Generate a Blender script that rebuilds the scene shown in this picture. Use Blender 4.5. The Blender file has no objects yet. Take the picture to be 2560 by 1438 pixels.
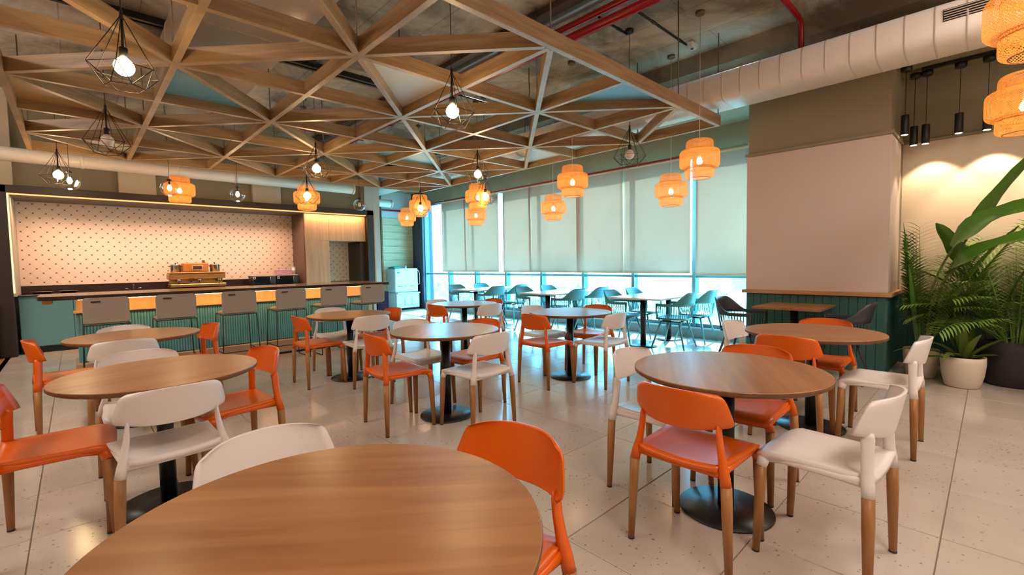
import bpy, math, random
from mathutils import Vector, Matrix
random.seed(7)
SC = bpy.context.scene
COL = SC.collection
PI = math.pi
R = math.radians

# ------------------------------------------------------------------ camera
EYE = 1.281
def look(yaw, pitch, roll):
    a, p, r = R(yaw), R(pitch), R(roll)
    fwd = Vector((math.cos(a)*math.cos(p), math.sin(a)*math.cos(p), -math.sin(p)))
    right = Vector((math.sin(a), -math.cos(a), 0))
    down = fwd.cross(right)
    rr = math.cos(r)*right + math.sin(r)*down
    dd = -math.sin(r)*right + math.cos(r)*down
    m = Matrix((rr, -dd, -fwd)).transposed().to_4x4()
    m.translation = Vector((0, 0, EYE))
    return m
cam_data = bpy.data.cameras.new('camera')
cam_data.sensor_fit = 'HORIZONTAL'; cam_data.sensor_width = 36.0
cam_data.lens = 36.0*1143.887/2560
cam_data.clip_start = 0.02; cam_data.clip_end = 300
cam = bpy.data.objects.new('camera', cam_data); COL.objects.link(cam)
cam.matrix_world = look(46.42626, 3.08919, 0.957564)
SC.camera = cam

# ------------------------------------------------------------------ colour management
SC.view_settings.view_transform = 'Standard'
SC.view_settings.look = 'None'
SC.view_settings.gamma = 1
SC.view_settings.use_curve_mapping = False
SC.view_settings.exposure = 0.56
SC.cycles.max_bounces = 8
SC.cycles.diffuse_bounces = 4
SC.cycles.glossy_bounces = 3
SC.cycles.transmission_bounces = 6
SC.cycles.transparent_max_bounces = 10
SC.cycles.caustics_reflective = False
SC.cycles.caustics_refractive = False
SC.cycles.sample_clamp_indirect = 4.0
SC.cycles.use_denoising = True

# ------------------------------------------------------------------ daylight
SKY = (0.25, 0.68, 1.0)
world = bpy.data.worlds.new('world'); SC.world = world; world.use_nodes = True
bg = world.node_tree.nodes['Background']
bg.inputs[0].default_value = (*SKY, 1); bg.inputs[1].default_value = 16.0

def lamp(name, kind, loc, energy, color, rot=None, **kw):
    d = bpy.data.lights.new(name, kind); d.energy = energy; d.color = color
    for k, v in kw.items(): setattr(d, k, v)
    o = bpy.data.objects.new(name, d); COL.objects.link(o); o.location = loc
    if rot is not None: o.rotation_euler = rot
    return o
def aim(o, d):
    o.rotation_euler = Vector(d).to_track_quat('-Z', 'Y').to_euler()
sun = lamp('sun', 'SUN', (20, 8, 20), 22.0, (1.0, 0.97, 0.90), angle=R(0.6))
aim(sun, (-0.82, -0.30, -0.62))
# window portals guide the daylight
po = lamp('window_portal', 'AREA', (7.62, 7.0, 0.62), 1, (1, 1, 1), shape='RECTANGLE', size=0.9, size_y=9.2)
aim(po, (-1, 0, 0)); po.data.cycles.is_portal = True
WARM = (1.0, 0.70, 0.47)
# added warm fill lights without fixtures, behind and beside the viewer
for n, (x, y, z, e, sx, sy) in enumerate([(0.2, -1.5, 3.7, 60, 2.2, 0.5), (4.4, -1.4, 3.7, 62, 2.2, 0.5),
                              (-2.2, 4.2, 3.7, 62, 0.5, 2.2), (-2.2, 8.0, 3.6, 34, 0.5, 2.0)]):
    l = lamp('room_fill_light', 'AREA', (x, y, z), e, (1.0, 0.88, 0.79), shape='RECTANGLE', size=sx, size_y=sy)
    aim(l, (0, 0, -1))

for x, y, e, sx, sy in ((-2.6, 2.6, 80, 0.3, 2.6), (1.2, -1.9, 80, 2.6, 0.3), (-2.6, 7.5, 50, 0.3, 2.4), (4.9, -1.9, 70, 1.6, 0.3)):   # added upward fill to brighten the slab, no fixtures there
    l = lamp('slab_fill_uplight', 'AREA', (x, y, 2.95), e, (1.0, 0.87, 0.77), shape='RECTANGLE', size=sx, size_y=sy)
    aim(l, (0, 0, 1))

# ------------------------------------------------------------------ materials
MATS = {}
def newmat(name):
    m = bpy.data.materials.new(name); m.use_nodes = True
    nt = m.node_tree; b = nt.nodes['Principled BSDF']
    return m, nt, b
def lin(c):
    return tuple(((v/255)/12.92 if v/255 <= 0.04045 else ((v/255+0.055)/1.055)**2.4) for v in c)
def N(nt, t, **kw):
    n = nt.nodes.new(t)
    for k, v in kw.items(): setattr(n, k, v)
    return n
def mixc(nt, fac, a, b):
    n = N(nt, 'ShaderNodeMix', data_type='RGBA')
    for i, v in ((0, fac), (6, a), (7, b)):
        if hasattr(v, 'is_linked') or isinstance(v, bpy.types.NodeSocket): nt.links.new(v, n.inputs[i])
        else: n.inputs[i].default_value = v if i == 0 else (*v, 1)
    return n.outputs[2]
def plain(name, rgb, rough=0.5, metal=0.0, spec=0.5, noise=0.06, scale=9.0, bump=0.0, coat=0.0):
    if name in MATS: return MATS[name]
    m, nt, b = newmat(name); c = lin(rgb)
    tc = N(nt, 'ShaderNodeTexCoord'); nz = N(nt, 'ShaderNodeTexNoise'); nz.inputs['Scale'].default_value = scale
    nz.inputs['Detail'].default_value = 3
    nt.links.new(tc.outputs['Object'], nz.inputs['Vector'])
    col = mixc(nt, nz.outputs['Fac'], tuple(v*(1-noise) for v in c), tuple(min(1, v*(1+noise)) for v in c))
    nt.links.new(col, b.inputs['Base Color'])
    b.inputs['Roughness'].default_value = rough; b.inputs['Metallic'].default_value = metal
    b.inputs['Specular IOR Level'].default_value = spec; b.inputs['Coat Weight'].default_value = coat
    if bump:
        bp = N(nt, 'ShaderNodeBump'); bp.inputs['Strength'].default_value = bump; bp.inputs['Distance'].default_value = 0.01
        nt.links.new(nz.outputs['Fac'], bp.inputs['Height']); nt.links.new(bp.outputs[0], b.inputs['Normal'])
    MATS[name] = m; return m
def wood(name, dark, light, scale=(1.5, 22, 22), rough=0.42, spec=0.4, vary=0.0):
    if name in MATS: return MATS[name]
    m, nt, b = newmat(name)
    tc = N(nt, 'ShaderNodeTexCoord'); mp = N(nt, 'ShaderNodeMapping'); mp.inputs['Scale'].default_value = scale
    nt.links.new(tc.outputs['Object'], mp.inputs['Vector'])
    nz = N(nt, 'ShaderNodeTexNoise'); nz.inputs['Scale'].default_value = 1.0; nz.inputs['Detail'].default_value = 6
    nz.inputs['Roughness'].default_value = 0.6; nz.inputs['Distortion'].default_value = 0.6
    nt.links.new(mp.outputs[0], nz.inputs['Vector'])
    rp = N(nt, 'ShaderNodeValToRGB'); rp.color_ramp.elements[0].position = 0.32; rp.color_ramp.elements[1].position = 0.68
    rp.color_ramp.elements[0].color = (*lin(dark), 1); rp.color_ramp.elements[1].color = (*lin(light), 1)
    nt.links.new(nz.outputs['Fac'], rp.inputs[0])
    out = rp.outputs[0]
    if vary:
        oi = N(nt, 'ShaderNodeObjectInfo'); mr = N(nt, 'ShaderNodeMapRange'); mr.inputs[3].default_value = 1-vary; mr.inputs[4].default_value = 1+vary
        nt.links.new(oi.outputs['Random'], mr.inputs[0])
        hs = N(nt, 'ShaderNodeHueSaturation'); nt.links.new(mr.outputs[0], hs.inputs['Value']); nt.links.new(out, hs.inputs['Color']); out = hs.outputs[0]
    nt.links.new(out, b.inputs['Base Color'])
    b.inputs['Roughness'].default_value = rough; b.inputs['Specular IOR Level'].default_value = spec
    MATS[name] = m; return m
def emis(name, rgb, strength):
    if name in MATS: return MATS[name]
    m = bpy.data.materials.new(name); m.use_nodes = True; nt = m.node_tree; nt.nodes.clear()
    e = N(nt, 'ShaderNodeEmission'); e.inputs[0].default_value = (*rgb, 1); e.inputs[1].default_value = strength
    o = N(nt, 'ShaderNodeOutputMaterial'); nt.links.new(e.outputs[0], o.inputs[0]); MATS[name] = m; return m
def glass(name, rgb, milk=0.0):
    """thin pane: mostly clear, a little mirror"""
    if name in MATS: return MATS[name]
    m = bpy.data.materials.new(name); m.use_nodes = True; nt = m.node_tree; nt.nodes.clear()
    t = N(nt, 'ShaderNodeBsdfTransparent'); t.inputs[0].default_value = (*rgb, 1)
    g = N(nt, 'ShaderNodeBsdfGlossy'); g.inputs['Roughness'].default_value = 0.02
    f = N(nt, 'ShaderNodeLayerWeight'); f.inputs[0].default_value = 0.3 if 'bulb' in name else 0.18
    mu = N(nt, 'ShaderNodeMath', operation='MULTIPLY'); mu.inputs[1].default_value = 0.7
    nt.links.new(f.outputs['Facing'], mu.inputs[0])
    mx = N(nt, 'ShaderNodeMixShader'); nt.links.new(mu.outputs[0], mx.inputs[0]); nt.links.new(t.outputs[0], mx.inputs[1]); nt.links.new(g.outputs[0], mx.inputs[2])
    o = N(nt, 'ShaderNodeOutputMaterial'); nt.links.new(mx.outputs[0], o.inputs[0]); MATS[name] = m
    if milk:
        tl = N(nt, 'ShaderNodeBsdfTranslucent'); tl.inputs[0].default_value = (0.9, 0.86, 0.82, 1)
        m2 = N(nt, 'ShaderNodeMixShader'); m2.inputs[0].default_value = milk
        nt.links.new(mx.outputs[0], m2.inputs[1]); nt.links.new(tl.outputs[0], m2.inputs[2]); nt.links.new(m2.outputs[0], o.inputs[0])
    return m
def cloth(name, rgb, trans):
    if name in MATS: return MATS[name]
    m = bpy.data.materials.new(name); m.use_nodes = True; nt = m.node_tree; nt.nodes.clear()
    d = N(nt, 'ShaderNodeBsdfDiffuse'); t = N(nt, 'ShaderNodeBsdfTranslucent')
    tc = N(nt, 'ShaderNodeTexCoord'); nz = N(nt, 'ShaderNodeTexNoise'); nz.inputs['Scale'].default_value = 1.2
    nt.links.new(tc.outputs['Object'], nz.inputs[0])
    c = lin(rgb); col = mixc(nt, nz.outputs['Fac'], tuple(v*0.95 for v in c), tuple(min(1, v*1.05) for v in c))
    nt.links.new(col, d.inputs[0]); nt.links.new(col, t.inputs[0])
    mx = N(nt, 'ShaderNodeMixShader'); mx.inputs[0].default_value = trans
    nt.links.new(d.outputs[0], mx.inputs[1]); nt.links.new(t.outputs[0], mx.inputs[2])
    o = N(nt, 'ShaderNodeOutputMaterial'); nt.links.new(mx.outputs[0], o.inputs[0]); MATS[name] = m; return m
def concrete(name, a, b_, plank=True):
    m, nt, b = newmat(name)
    tc = N(nt, 'ShaderNodeTexCoord')
    n1 = N(nt, 'ShaderNodeTexNoise'); n1.inputs['Scale'].default_value = 0.9; n1.inputs['Detail'].default_value = 8; n1.inputs['Roughness'].default_value = 0.62; n1.inputs['Distortion'].default_value = 0.8
    nt.links.new(tc.outputs['Object'], n1.inputs['Vector'])
    rp = N(nt, 'ShaderNodeValToRGB'); rp.color_ramp.elements[0].position = 0.36; rp.color_ramp.elements[1].position = 0.66
    rp.color_ramp.elements[0].color = (*lin(a), 1); rp.color_ramp.elements[1].color = (*lin(b_), 1)
    nt.links.new(n1.outputs['Fac'], rp.inputs[0]); col = rp.outputs[0]
    if plank:
        mp = N(nt, 'ShaderNodeMapping'); mp.inputs['Rotation'].default_value = (0, 0, PI/2); nt.links.new(tc.outputs['Object'], mp.inputs['Vector'])
        br = N(nt, 'ShaderNodeTexBrick'); br.inputs['Scale'].default_value = 1.0; br.inputs['Brick Width'].default_value = 2.4; br.inputs['Row Height'].default_value = 0.62
        br.inputs['Mortar Size'].default_value = 0.008; br.inputs['Mortar Smooth'].default_value = 0.5
        br.inputs['Color1'].default_value = (1, 1, 1, 1); br.inputs['Color2'].default_value = (0.84, 0.84, 0.84, 1); br.inputs['Mortar'].default_value = (0.5, 0.5, 0.5, 1)
        nt.links.new(mp.outputs[0], br.inputs['Vector'])
        mm = N(nt, 'ShaderNodeMix', data_type='RGBA', blend_type='MULTIPLY'); mm.inputs[0].default_value = 0.8
        nt.links.new(col, mm.inputs[6]); nt.links.new(br.outputs['Color'], mm.inputs[7]); col = mm.outputs[2]
    nt.links.new(col, b.inputs['Base Color']); b.inputs['Roughness'].default_value = 0.75; b.inputs['Specular IOR Level'].default_value = 0.2
    bp = N(nt, 'ShaderNodeBump'); bp.inputs['Strength'].default_value = 0.4; bp.inputs['Distance'].default_value = 0.02
    nt.links.new(n1.outputs['Fac'], bp.inputs['Height']); nt.links.new(bp.outputs[0], b.inputs['Normal'])
    MATS[name] = m; return m
def terrazzo():
    m, nt, b = newmat('terrazzo_tile')
    tc = N(nt, 'ShaderNodeTexCoord'); oi = N(nt, 'ShaderNodeObjectInfo')
    g = N(nt, 'ShaderNodeNewGeometry')
    n1 = N(nt, 'ShaderNodeTexNoise'); n1.inputs['Scale'].default_value = 2.2; n1.inputs['Detail'].default_value = 6
    nt.links.new(g.outputs['Position'], n1.inputs['Vector'])
    base = mixc(nt, n1.outputs['Fac'], lin((176, 164, 152)), lin((210, 199, 188)))
    hs = N(nt, 'ShaderNodeHueSaturation'); mr = N(nt, 'ShaderNodeMapRange'); mr.inputs[3].default_value = 0.93; mr.inputs[4].default_value = 1.04
    nt.links.new(oi.outputs['Random'], mr.inputs[0]); nt.links.new(mr.outputs[0], hs.inputs['Value']); nt.links.new(base, hs.inputs['Color'])
    # scattered dark chips
    vo = N(nt, 'ShaderNodeTexVoronoi'); vo.inputs['Scale'].default_value = 36; vo.inputs['Randomness'].default_value = 1
    nt.links.new(g.outputs['Position'], vo.inputs['Vector'])
    n2 = N(nt, 'ShaderNodeTexNoise'); n2.inputs['Scale'].default_value = 5; nt.links.new(g.outputs['Position'], n2.inputs['Vector'])
    th = N(nt, 'ShaderNodeMath', operation='MULTIPLY'); th.inputs[1].default_value = 0.42; nt.links.new(n2.outputs['Fac'], th.inputs[0])
    sp = N(nt, 'ShaderNodeSeparateColor'); nt.links.new(vo.outputs['Color'], sp.inputs[0])
    t2 = N(nt, 'ShaderNodeMath', operation='MULTIPLY'); nt.links.new(th.outputs[0], t2.inputs[0]); nt.links.new(sp.outputs[0], t2.inputs[1])
    ls = N(nt, 'ShaderNodeMath', operation='LESS_THAN'); nt.links.new(vo.outputs['Distance'], ls.inputs[0]); nt.links.new(t2.outputs[0], ls.inputs[1])
    f2 = N(nt, 'ShaderNodeMath', operation='MULTIPLY'); f2.inputs[1].default_value = 0.65; nt.links.new(ls.outputs[0], f2.inputs[0])
    col = mixc(nt, f2.outputs[0], hs.outputs[0], lin((112, 92, 80)))
    nt.links.new(col, b.inputs['Base Color'])
    rr = N(nt, 'ShaderNodeMapRange'); rr.inputs[3].default_value = 0.09; rr.inputs[4].default_value = 0.22
    nt.links.new(n1.outputs['Fac'], rr.inputs[0]); nt.links.new(rr.outputs[0], b.inputs['Roughness'])
    b.inputs['Specular IOR Level'].default_value = 0.6
    MATS['terrazzo'] = m; return m
def lozenge():
    """printed lozenge pattern: thin crossing lines with a dot at each crossing, 15 cm apart"""
    m, nt, b = newmat('lozenge_wallpaper')
    tc = N(nt, 'ShaderNodeTexCoord'); sx = N(nt, 'ShaderNodeSeparateXYZ'); nt.links.new(tc.outputs['Object'], sx.inputs[0])
    def M(op, a, b_=None):
        n = N(nt, 'ShaderNodeMath', operation=op)
        for i, v in enumerate((a, b_)):
            if v is None: continue
            if isinstance(v, (int, float)): n.inputs[i].default_value = v
            else: nt.links.new(v, n.inputs[i])
        return n.outputs[0]
    u = M('DIVIDE', M('ADD', sx.outputs[0], 0.613), 0.151); v = M('DIVIDE', M('SUBTRACT', sx.outputs[2], 2.37), 0.151)
    a = M('ADD', u, v); c = M('SUBTRACT', u, v)
    da = M('ABSOLUTE', M('SUBTRACT', M('FRACT', M('ADD', a, 0.5)), 0.5))
    dc = M('ABSOLUTE', M('SUBTRACT', M('FRACT', M('ADD', c, 0.5)), 0.5))
    line = M('LESS_THAN', M('MINIMUM', da, dc), 0.016)
    dot = M('LESS_THAN', M('ADD', da, dc), 0.135)
    dot2 = M('LESS_THAN', M('MAXIMUM', da, dc), 0.085)
    base = lin((224, 204, 186))
    c1 = mixc(nt, M('MULTIPLY', line, 0.45), base, lin((150, 130, 112)))
    c2 = mixc(nt, M('MULTIPLY', dot, 0.95), c1, lin((96, 72, 56)))
    nt.links.new(c2, b.inputs['Base Color']); b.inputs['Roughness'].default_value = 0.45
    MATS['lozenge'] = m; return m
def bamboo(name, rgb, trans=0.55):
    m = bpy.data.materials.new(name); m.use_nodes = True; nt = m.node_tree; nt.nodes.clear()
    d = N(nt, 'ShaderNodeBsdfDiffuse'); t = N(nt, 'ShaderNodeBsdfTranslucent')
    d.inputs[0].default_value = (*lin(rgb), 1); t.inputs[0].default_value = (*lin(rgb), 1)
    mx = N(nt, 'ShaderNodeMixShader'); mx.inputs[0].default_value = trans
    nt.links.new(d.outputs[0], mx.inputs[1]); nt.links.new(t.outputs[0], mx.inputs[2])
    o = N(nt, 'ShaderNodeOutputMaterial'); nt.links.new(mx.outputs[0], o.inputs[0]); MATS[name] = m; return m

M_tile = terrazzo()
M_grout = plain('tile_grout', (134, 118, 104), 0.8)
M_ceil = concrete('board_marked_concrete', (124, 114, 100), (224, 214, 196))
M_beamc = concrete('beam_concrete', (104, 92, 78), (160, 148, 130), False)
M_olive = plain('olive_grey_paint', (142, 134, 112), 0.7, noise=0.03, scale=2)
M_pink = plain('off_white_panel', (212, 194, 184), 0.55, noise=0.02, scale=2)
M_alcove = plain('alcove_paint', (222, 204, 184), 0.6, noise=0.02, scale=2)
M_duct = plain('painted_duct', (220, 210, 198), 0.38, noise=0.03, scale=3)
M_teal = plain('teal_paint', (52, 98, 94), 0.42, noise=0.05)
M_tealcab = plain('teal_laminate', (100, 150, 158), 0.45, noise=0.03)
M_flute = plain('fluted_teal', (88, 148, 158), 0.45, noise=0.04)
M_oaktop = wood('oak_laminate', (138, 90, 55), (168, 118, 76), (1.2, 16, 16), 0.30, 0.55)
M_edge = wood('oak_edge', (104, 68, 40), (130, 88, 54), (1.2, 16, 16), 0.5)
M_leg = wood('beech_leg', (142, 94, 50), (174, 122, 72), (14, 14, 2), 0.45)
M_lat = wood('ash_lattice', (132, 104, 70), (168, 138, 100), (2.2, 2.2, 26), 0.42, 0.5)
M_rail = wood('oak_rail', (170, 124, 84), (196, 150, 108), (2, 2, 20), 0.5)
M_cupb = wood('light_oak_cupboard', (192, 150, 112), (212, 172, 134), (20, 20, 1.0), 0.5)
M_apron = wood('apron_oak', (196, 146, 92), (212, 166, 112), (8, 8, 1.0), 0.5)
M_plank = wood('plank_cladding', (178, 150, 108), (210, 186, 144), (1.2, 1.2, 24), 0.5)
M_plastw = plain('white_plastic', (230, 222, 218), 0.36, noise=0.01)
M_plasto = plain('orange_plastic', (218, 94, 8), 0.36, noise=0.03)
M_black = plain('black_powder_coat', (26, 25, 27), 0.38, noise=0.05)
M_blackfr = plain('dark_brown_frame', (44, 30, 28), 0.45, noise=0.06)
M_stone = plain('dark_countertop', (44, 30, 28), 0.22, noise=0.12, scale=60)
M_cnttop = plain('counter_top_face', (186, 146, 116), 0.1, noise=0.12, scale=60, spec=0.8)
M_stoolf = plain('grey_upholstery', (156, 142, 130), 0.8, noise=0.04, scale=120)
M_armt = plain('teal_plastic', (78, 140, 148), 0.42, noise=0.03)
M_armd = plain('charcoal_plastic', (58, 58, 66), 0.42, noise=0.03)
M_white = plain('white_enamel', (222, 226, 228), 0.35, noise=0.02)
M_whtop = plain('white_laminate', (236, 232, 224), 0.22, noise=0.02)
M_metal = plain('brushed_steel', (190, 188, 184), 0.25, metal=1.0, noise=0.05)
M_brass = plain('brass_tinted_steel', (196, 150, 92), 0.28, metal=0.85, noise=0.08)
M_red = plain('red_pipe_paint', (150, 12, 24), 0.3, noise=0.05)
M_alu = plain('aluminium_frame', (96, 130, 140), 0.35, metal=0.3, noise=0.03)
M_glass = glass('window_glass', (0.72, 0.95, 1.0))
M_bulbglass = glass('clear_bulb_glass', (0.97, 0.97, 0.96))
M_blind = cloth('roller_blind_fabric', (220, 205, 192), 0.27)
M_bulb = emis('lit_bulb', (1.0, 0.66, 0.30), 42)
M_bulb2 = emis('lit_filament', (1.0, 0.62, 0.26), 26)
M_lbulb = emis('lit_lantern_bulb', (1.0, 0.60, 0.24), 34)
M_offbulb = plain('unlit_bulb', (226, 214, 196), 0.3)
M_led = emis('led_strip', (1.0, 0.46, 0.14), 1.25)
M_ledw = emis('led_strip_under_counter', (1.0, 0.62, 0.26), 6)
M_bamboo = bamboo('woven_bamboo', (230, 168, 96), 0.5)
M_bamrim = plain('bamboo_rim', (170, 110, 56), 0.6)
M_pcream = plain('cream_panel', (200, 186, 160), 0.6, noise=0.02)
M_ppanelw = plain('white_panel', (196, 194, 188), 0.5, noise=0.02)
M_ppanelb = plain('teal_blue_panel', (112, 168, 184), 0.5, noise=0.03)
M_ppanely = plain('ochre_panel', (178, 138, 74), 0.5, noise=0.03)
M_pot = plain('cream_pot', (214, 200, 180), 0.5, noise=0.02)
M_potd = plain('charcoal_pot', (52, 44, 52), 0.6, noise=0.05)
M_soil = plain('soil', (50, 36, 26), 0.95, noise=0.3, scale=60)
M_leafa = plain('palm_leaf', (112, 146, 56), 0.45, noise=0.22, scale=6)
M_leafb = plain('broad_leaf', (70, 114, 30), 0.38, noise=0.22, scale=5)
M_leafc = plain('dracaena_leaf', (92, 116, 36), 0.4, noise=0.25, scale=7)
M_stem = plain('plant_stem', (96, 108, 48), 0.6)
M_fl = wood('wood_floor', (150, 100, 58), (182, 128, 80), (12, 1.2, 1), 0.4)
M_pinkbox = plain('pink_box', (206, 150, 170), 0.6)
M_dark = plain('dark_gap', (24, 18, 18), 0.7)
M_screen = plain('dark_glass', (20, 22, 26), 0.1)
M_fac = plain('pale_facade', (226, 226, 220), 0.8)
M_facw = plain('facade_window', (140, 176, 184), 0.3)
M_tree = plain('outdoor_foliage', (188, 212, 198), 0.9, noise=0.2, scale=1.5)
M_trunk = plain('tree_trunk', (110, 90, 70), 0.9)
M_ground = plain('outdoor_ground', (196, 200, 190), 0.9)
M_cable = plain('black_cable', (20, 18, 18), 0.5)
M_rod = plain('steel_rod', (120, 104, 96), 0.4, metal=0.6)
M_greenbag = plain('green_bag', (40, 150, 128), 0.6)
M_navy = plain('navy_block', (30, 34, 92), 0.6)
M_purple = plain('purple_block', (96, 78, 120), 0.6)
M_lightgrey = plain('light_grey_pillar', (184, 190, 186), 0.55, noise=0.02)
M_boardg = plain('grey_green_block', (170, 196, 180), 0.6)

# ------------------------------------------------------------------ mesh helper
class MB:
    def __init__(s): s.v = []; s.f = []; s.smooth = []
    def add(s, vs, fs, smooth=False):
        o = len(s.v); s.v += [tuple(v) for v in vs]; s.f += [tuple(i+o for i in f) for f in fs]; s.smooth += [smooth]*len(fs); return s
    def box(s, lo, hi, M=None, bev=0.0):
        x0, y0, z0 = lo; x1, y1, z1 = hi
        if bev > 0:
            b = min(bev, (x1-x0)/2.01, (y1-y0)/2.01, (z1-z0)/2.01)
            vs = []
            for z, ins in ((z0, b), (z0+b, 0), (z1-b, 0), (z1, b)):
                for x, y in ((x0+ins+b*(ins == 0), y0+ins), (x1-ins-b*(ins == 0), y0+ins), (x1-ins, y0+ins+b*(ins == 0)), (x1-ins, y1-ins-b*(ins == 0)),
                             (x1-ins-b*(ins == 0), y1-ins), (x0+ins+b*(ins == 0), y1-ins), (x0+ins, y1-ins-b*(ins == 0)), (x0+ins, y0+ins+b*(ins == 0))):
                    vs.append((x, y, z))
            fs = []
            for k in range(3):
                for i in range(8):
                    j = (i+1) % 8; fs.append((k*8+i, k*8+j, k*8+8+j, k*8+8+i))
            fs += [tuple(reversed(range(8))), tuple(range(24, 32))]
        else:
            vs = [(x0, y0, z0), (x1, y0, z0), (x1, y1, z0), (x0, y1, z0), (x0, y0, z1), (x1, y0, z1), (x1, y1, z1), (x0, y1, z1)]
            fs = [(3, 2, 1, 0), (4, 5, 6, 7), (0, 1, 5, 4), (1, 2, 6, 5), (2, 3, 7, 6), (3, 0, 4, 7)]
        if M is not None: vs = [M @ Vector(v) for v in vs]
        return s.add(vs, fs)
    def path(s, pts, rads, n=8, cap=True, flat=None, smooth=True):
        """tube along points; rads number or (ra, rb) pairs; flat = reference up"""
        pts = [Vector(p) for p in pts]
        if not isinstance(rads, (list,)): rads = [rads]*len(pts)
        vs = []; up0 = Vector(flat) if flat else None
        ref = None
        for i, p in enumerate(pts):
            t = (pts[min(i+1, len(pts)-1)]-pts[max(i-1, 0)])
            t = t.normalized() if t.length > 1e-9 else Vector((0, 0, 1))
            up = up0 if up0 is not None else (ref if ref is not None else (Vector((0, 0, 1)) if abs(t.z) < 0.9 else Vector((1, 0, 0))))
            a = t.cross(up)
            if a.length < 1e-6: a = t.cross(Vector((0, 1, 0)))
            a.normalize(); b = a.cross(t).normalized(); ref = b
            r = rads[i]; ra, rb = r if isinstance(r, tuple) else (r, r)
            for k in range(n):
                an = 2*PI*(k+0.5)/n
                vs.append(p + a*ra*math.cos(an) + b*rb*math.sin(an))
        fs = []
        for i in range(len(pts)-1):
            for k in range(n):
                j = (k+1) % n; fs.append((i*n+k, i*n+j, (i+1)*n+j, (i+1)*n+k))
        s.add(vs, fs, smooth)
        if cap:
            m = len(pts)-1
            o = len(s.v)-len(vs)
            s.f += [tuple(o+k for k in reversed(range(n))), tuple(o+m*n+k for k in range(n))]; s.smooth += [False, False]
        return s
    def lathe(s, prof, n=32, c=(0, 0), smooth=True, capb=True, capt=True):
        vs = []; fs = []
        for r, z in prof:
            for k in range(n):
                a = 2*PI*k/n; vs.append((c[0]+r*math.cos(a), c[1]+r*math.sin(a), z))
        for i in range(len(prof)-1):
            for k in range(n):
                j = (k+1) % n; fs.append((i*n+k, i*n+j, (i+1)*n+j, (i+1)*n+k))
        s.add(vs, fs, smooth); o = len(s.v)-len(vs)
        if capb: s.f.append(tuple(o+k for k in reversed(range(n)))); s.smooth.append(False)
        if capt: s.f.append(tuple(o+(len(prof)-1)*n+k for k in range(n))); s.smooth.append(False)
        return s
    def shell(s, top, bot, nu, nv, smooth=True):
        """closed slab from two grids of equal size (lists, row-major nu x nv)"""
        vs = list(top)+list(bot); o = nu*nv; fs = []
        I = lambda i, j: i*nv+j
        for i in range(nu-1):
            for j in range(nv-1):
                fs.append((I(i, j), I(i+1, j), I(i+1, j+1), I(i, j+1)))
                fs.append((o+I(i, j), o+I(i, j+1), o+I(i+1, j+1), o+I(i+1, j)))
        for i in range(nu-1):
            fs.append((I(i+1, 0), I(i, 0), o+I(i, 0), o+I(i+1, 0)))
            fs.append((I(i, nv-1), I(i+1, nv-1), o+I(i+1, nv-1), o+I(i, nv-1)))
        for j in range(nv-1):
            fs.append((I(0, j), I(0, j+1), o+I(0, j+1), o+I(0, j)))
            fs.append((I(nu-1, j+1), I(nu-1, j), o+I(nu-1, j), o+I(nu-1, j+1)))
        return s.add(vs, fs, smooth)
    def prism(s, poly, z0, z1):
        n = len(poly); vs = [(x, y, z0) for x, y in poly]+[(x, y, z1) for x, y in poly]
        fs = [tuple(reversed(range(n))), tuple(range(n, 2*n))]+[(i, (i+1) % n, n+(i+1) % n, n+i) for i in range(n)]
        return s.add(vs, fs)
    def mesh(s, name, mat):
        me = bpy.data.meshes.new(name); me.from_pydata(s.v, [], s.f)
        me.polygons.foreach_set('use_smooth', s.smooth); me.materials.append(mat); me.update(); return me
    def build(s, name, mat, parent=None, loc=(0, 0, 0), rz=0, **props):
        o = bpy.data.objects.new(name, s.mesh(name, mat)); COL.objects.link(o)
        o.location = loc; o.rotation_euler.z = rz
        if parent is not None: o.parent = parent
        for k, v in props.items(): o[k] = v
        return o
def obj(name, mesh, parent=None, loc=(0, 0, 0), rot=(0, 0, 0)):
    o = bpy.data.objects.new(name, mesh); COL.objects.link(o); o.location = loc; o.rotation_euler = rot
    if parent is not None: o.parent = parent
    return o
def box(lo, hi, bev=0.0): return MB().box(lo, hi, bev=bev)
def struct(name, mb, mat, parent=None, **kw):
    o = mb.build(name, mat, parent, **kw)
    if parent is None: o['kind'] = 'structure'
    return o
def tag(o, label, cat, group=None):
    o['label'] = label; o['category'] = cat
    if group: o['group'] = group
    return o
def thing(name, label, cat, loc=(0, 0, 0), rz=0, group=None):
    o = bpy.data.objects.new(name, None); COL.objects.link(o); o.location = loc; o.rotation_euler = (0, 0, rz)
    o.empty_display_size = 0.1
    return tag(o, label, cat, group)
KIDS = {}
def copy_tree(o, parent=None):
    c = o.copy(); COL.objects.link(c); c.parent = parent
    for ch in list(o.children): copy_tree(ch, c)
    return c
def sstep(t): t = max(0, min(1, t)); return t*t*(3-2*t)

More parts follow.
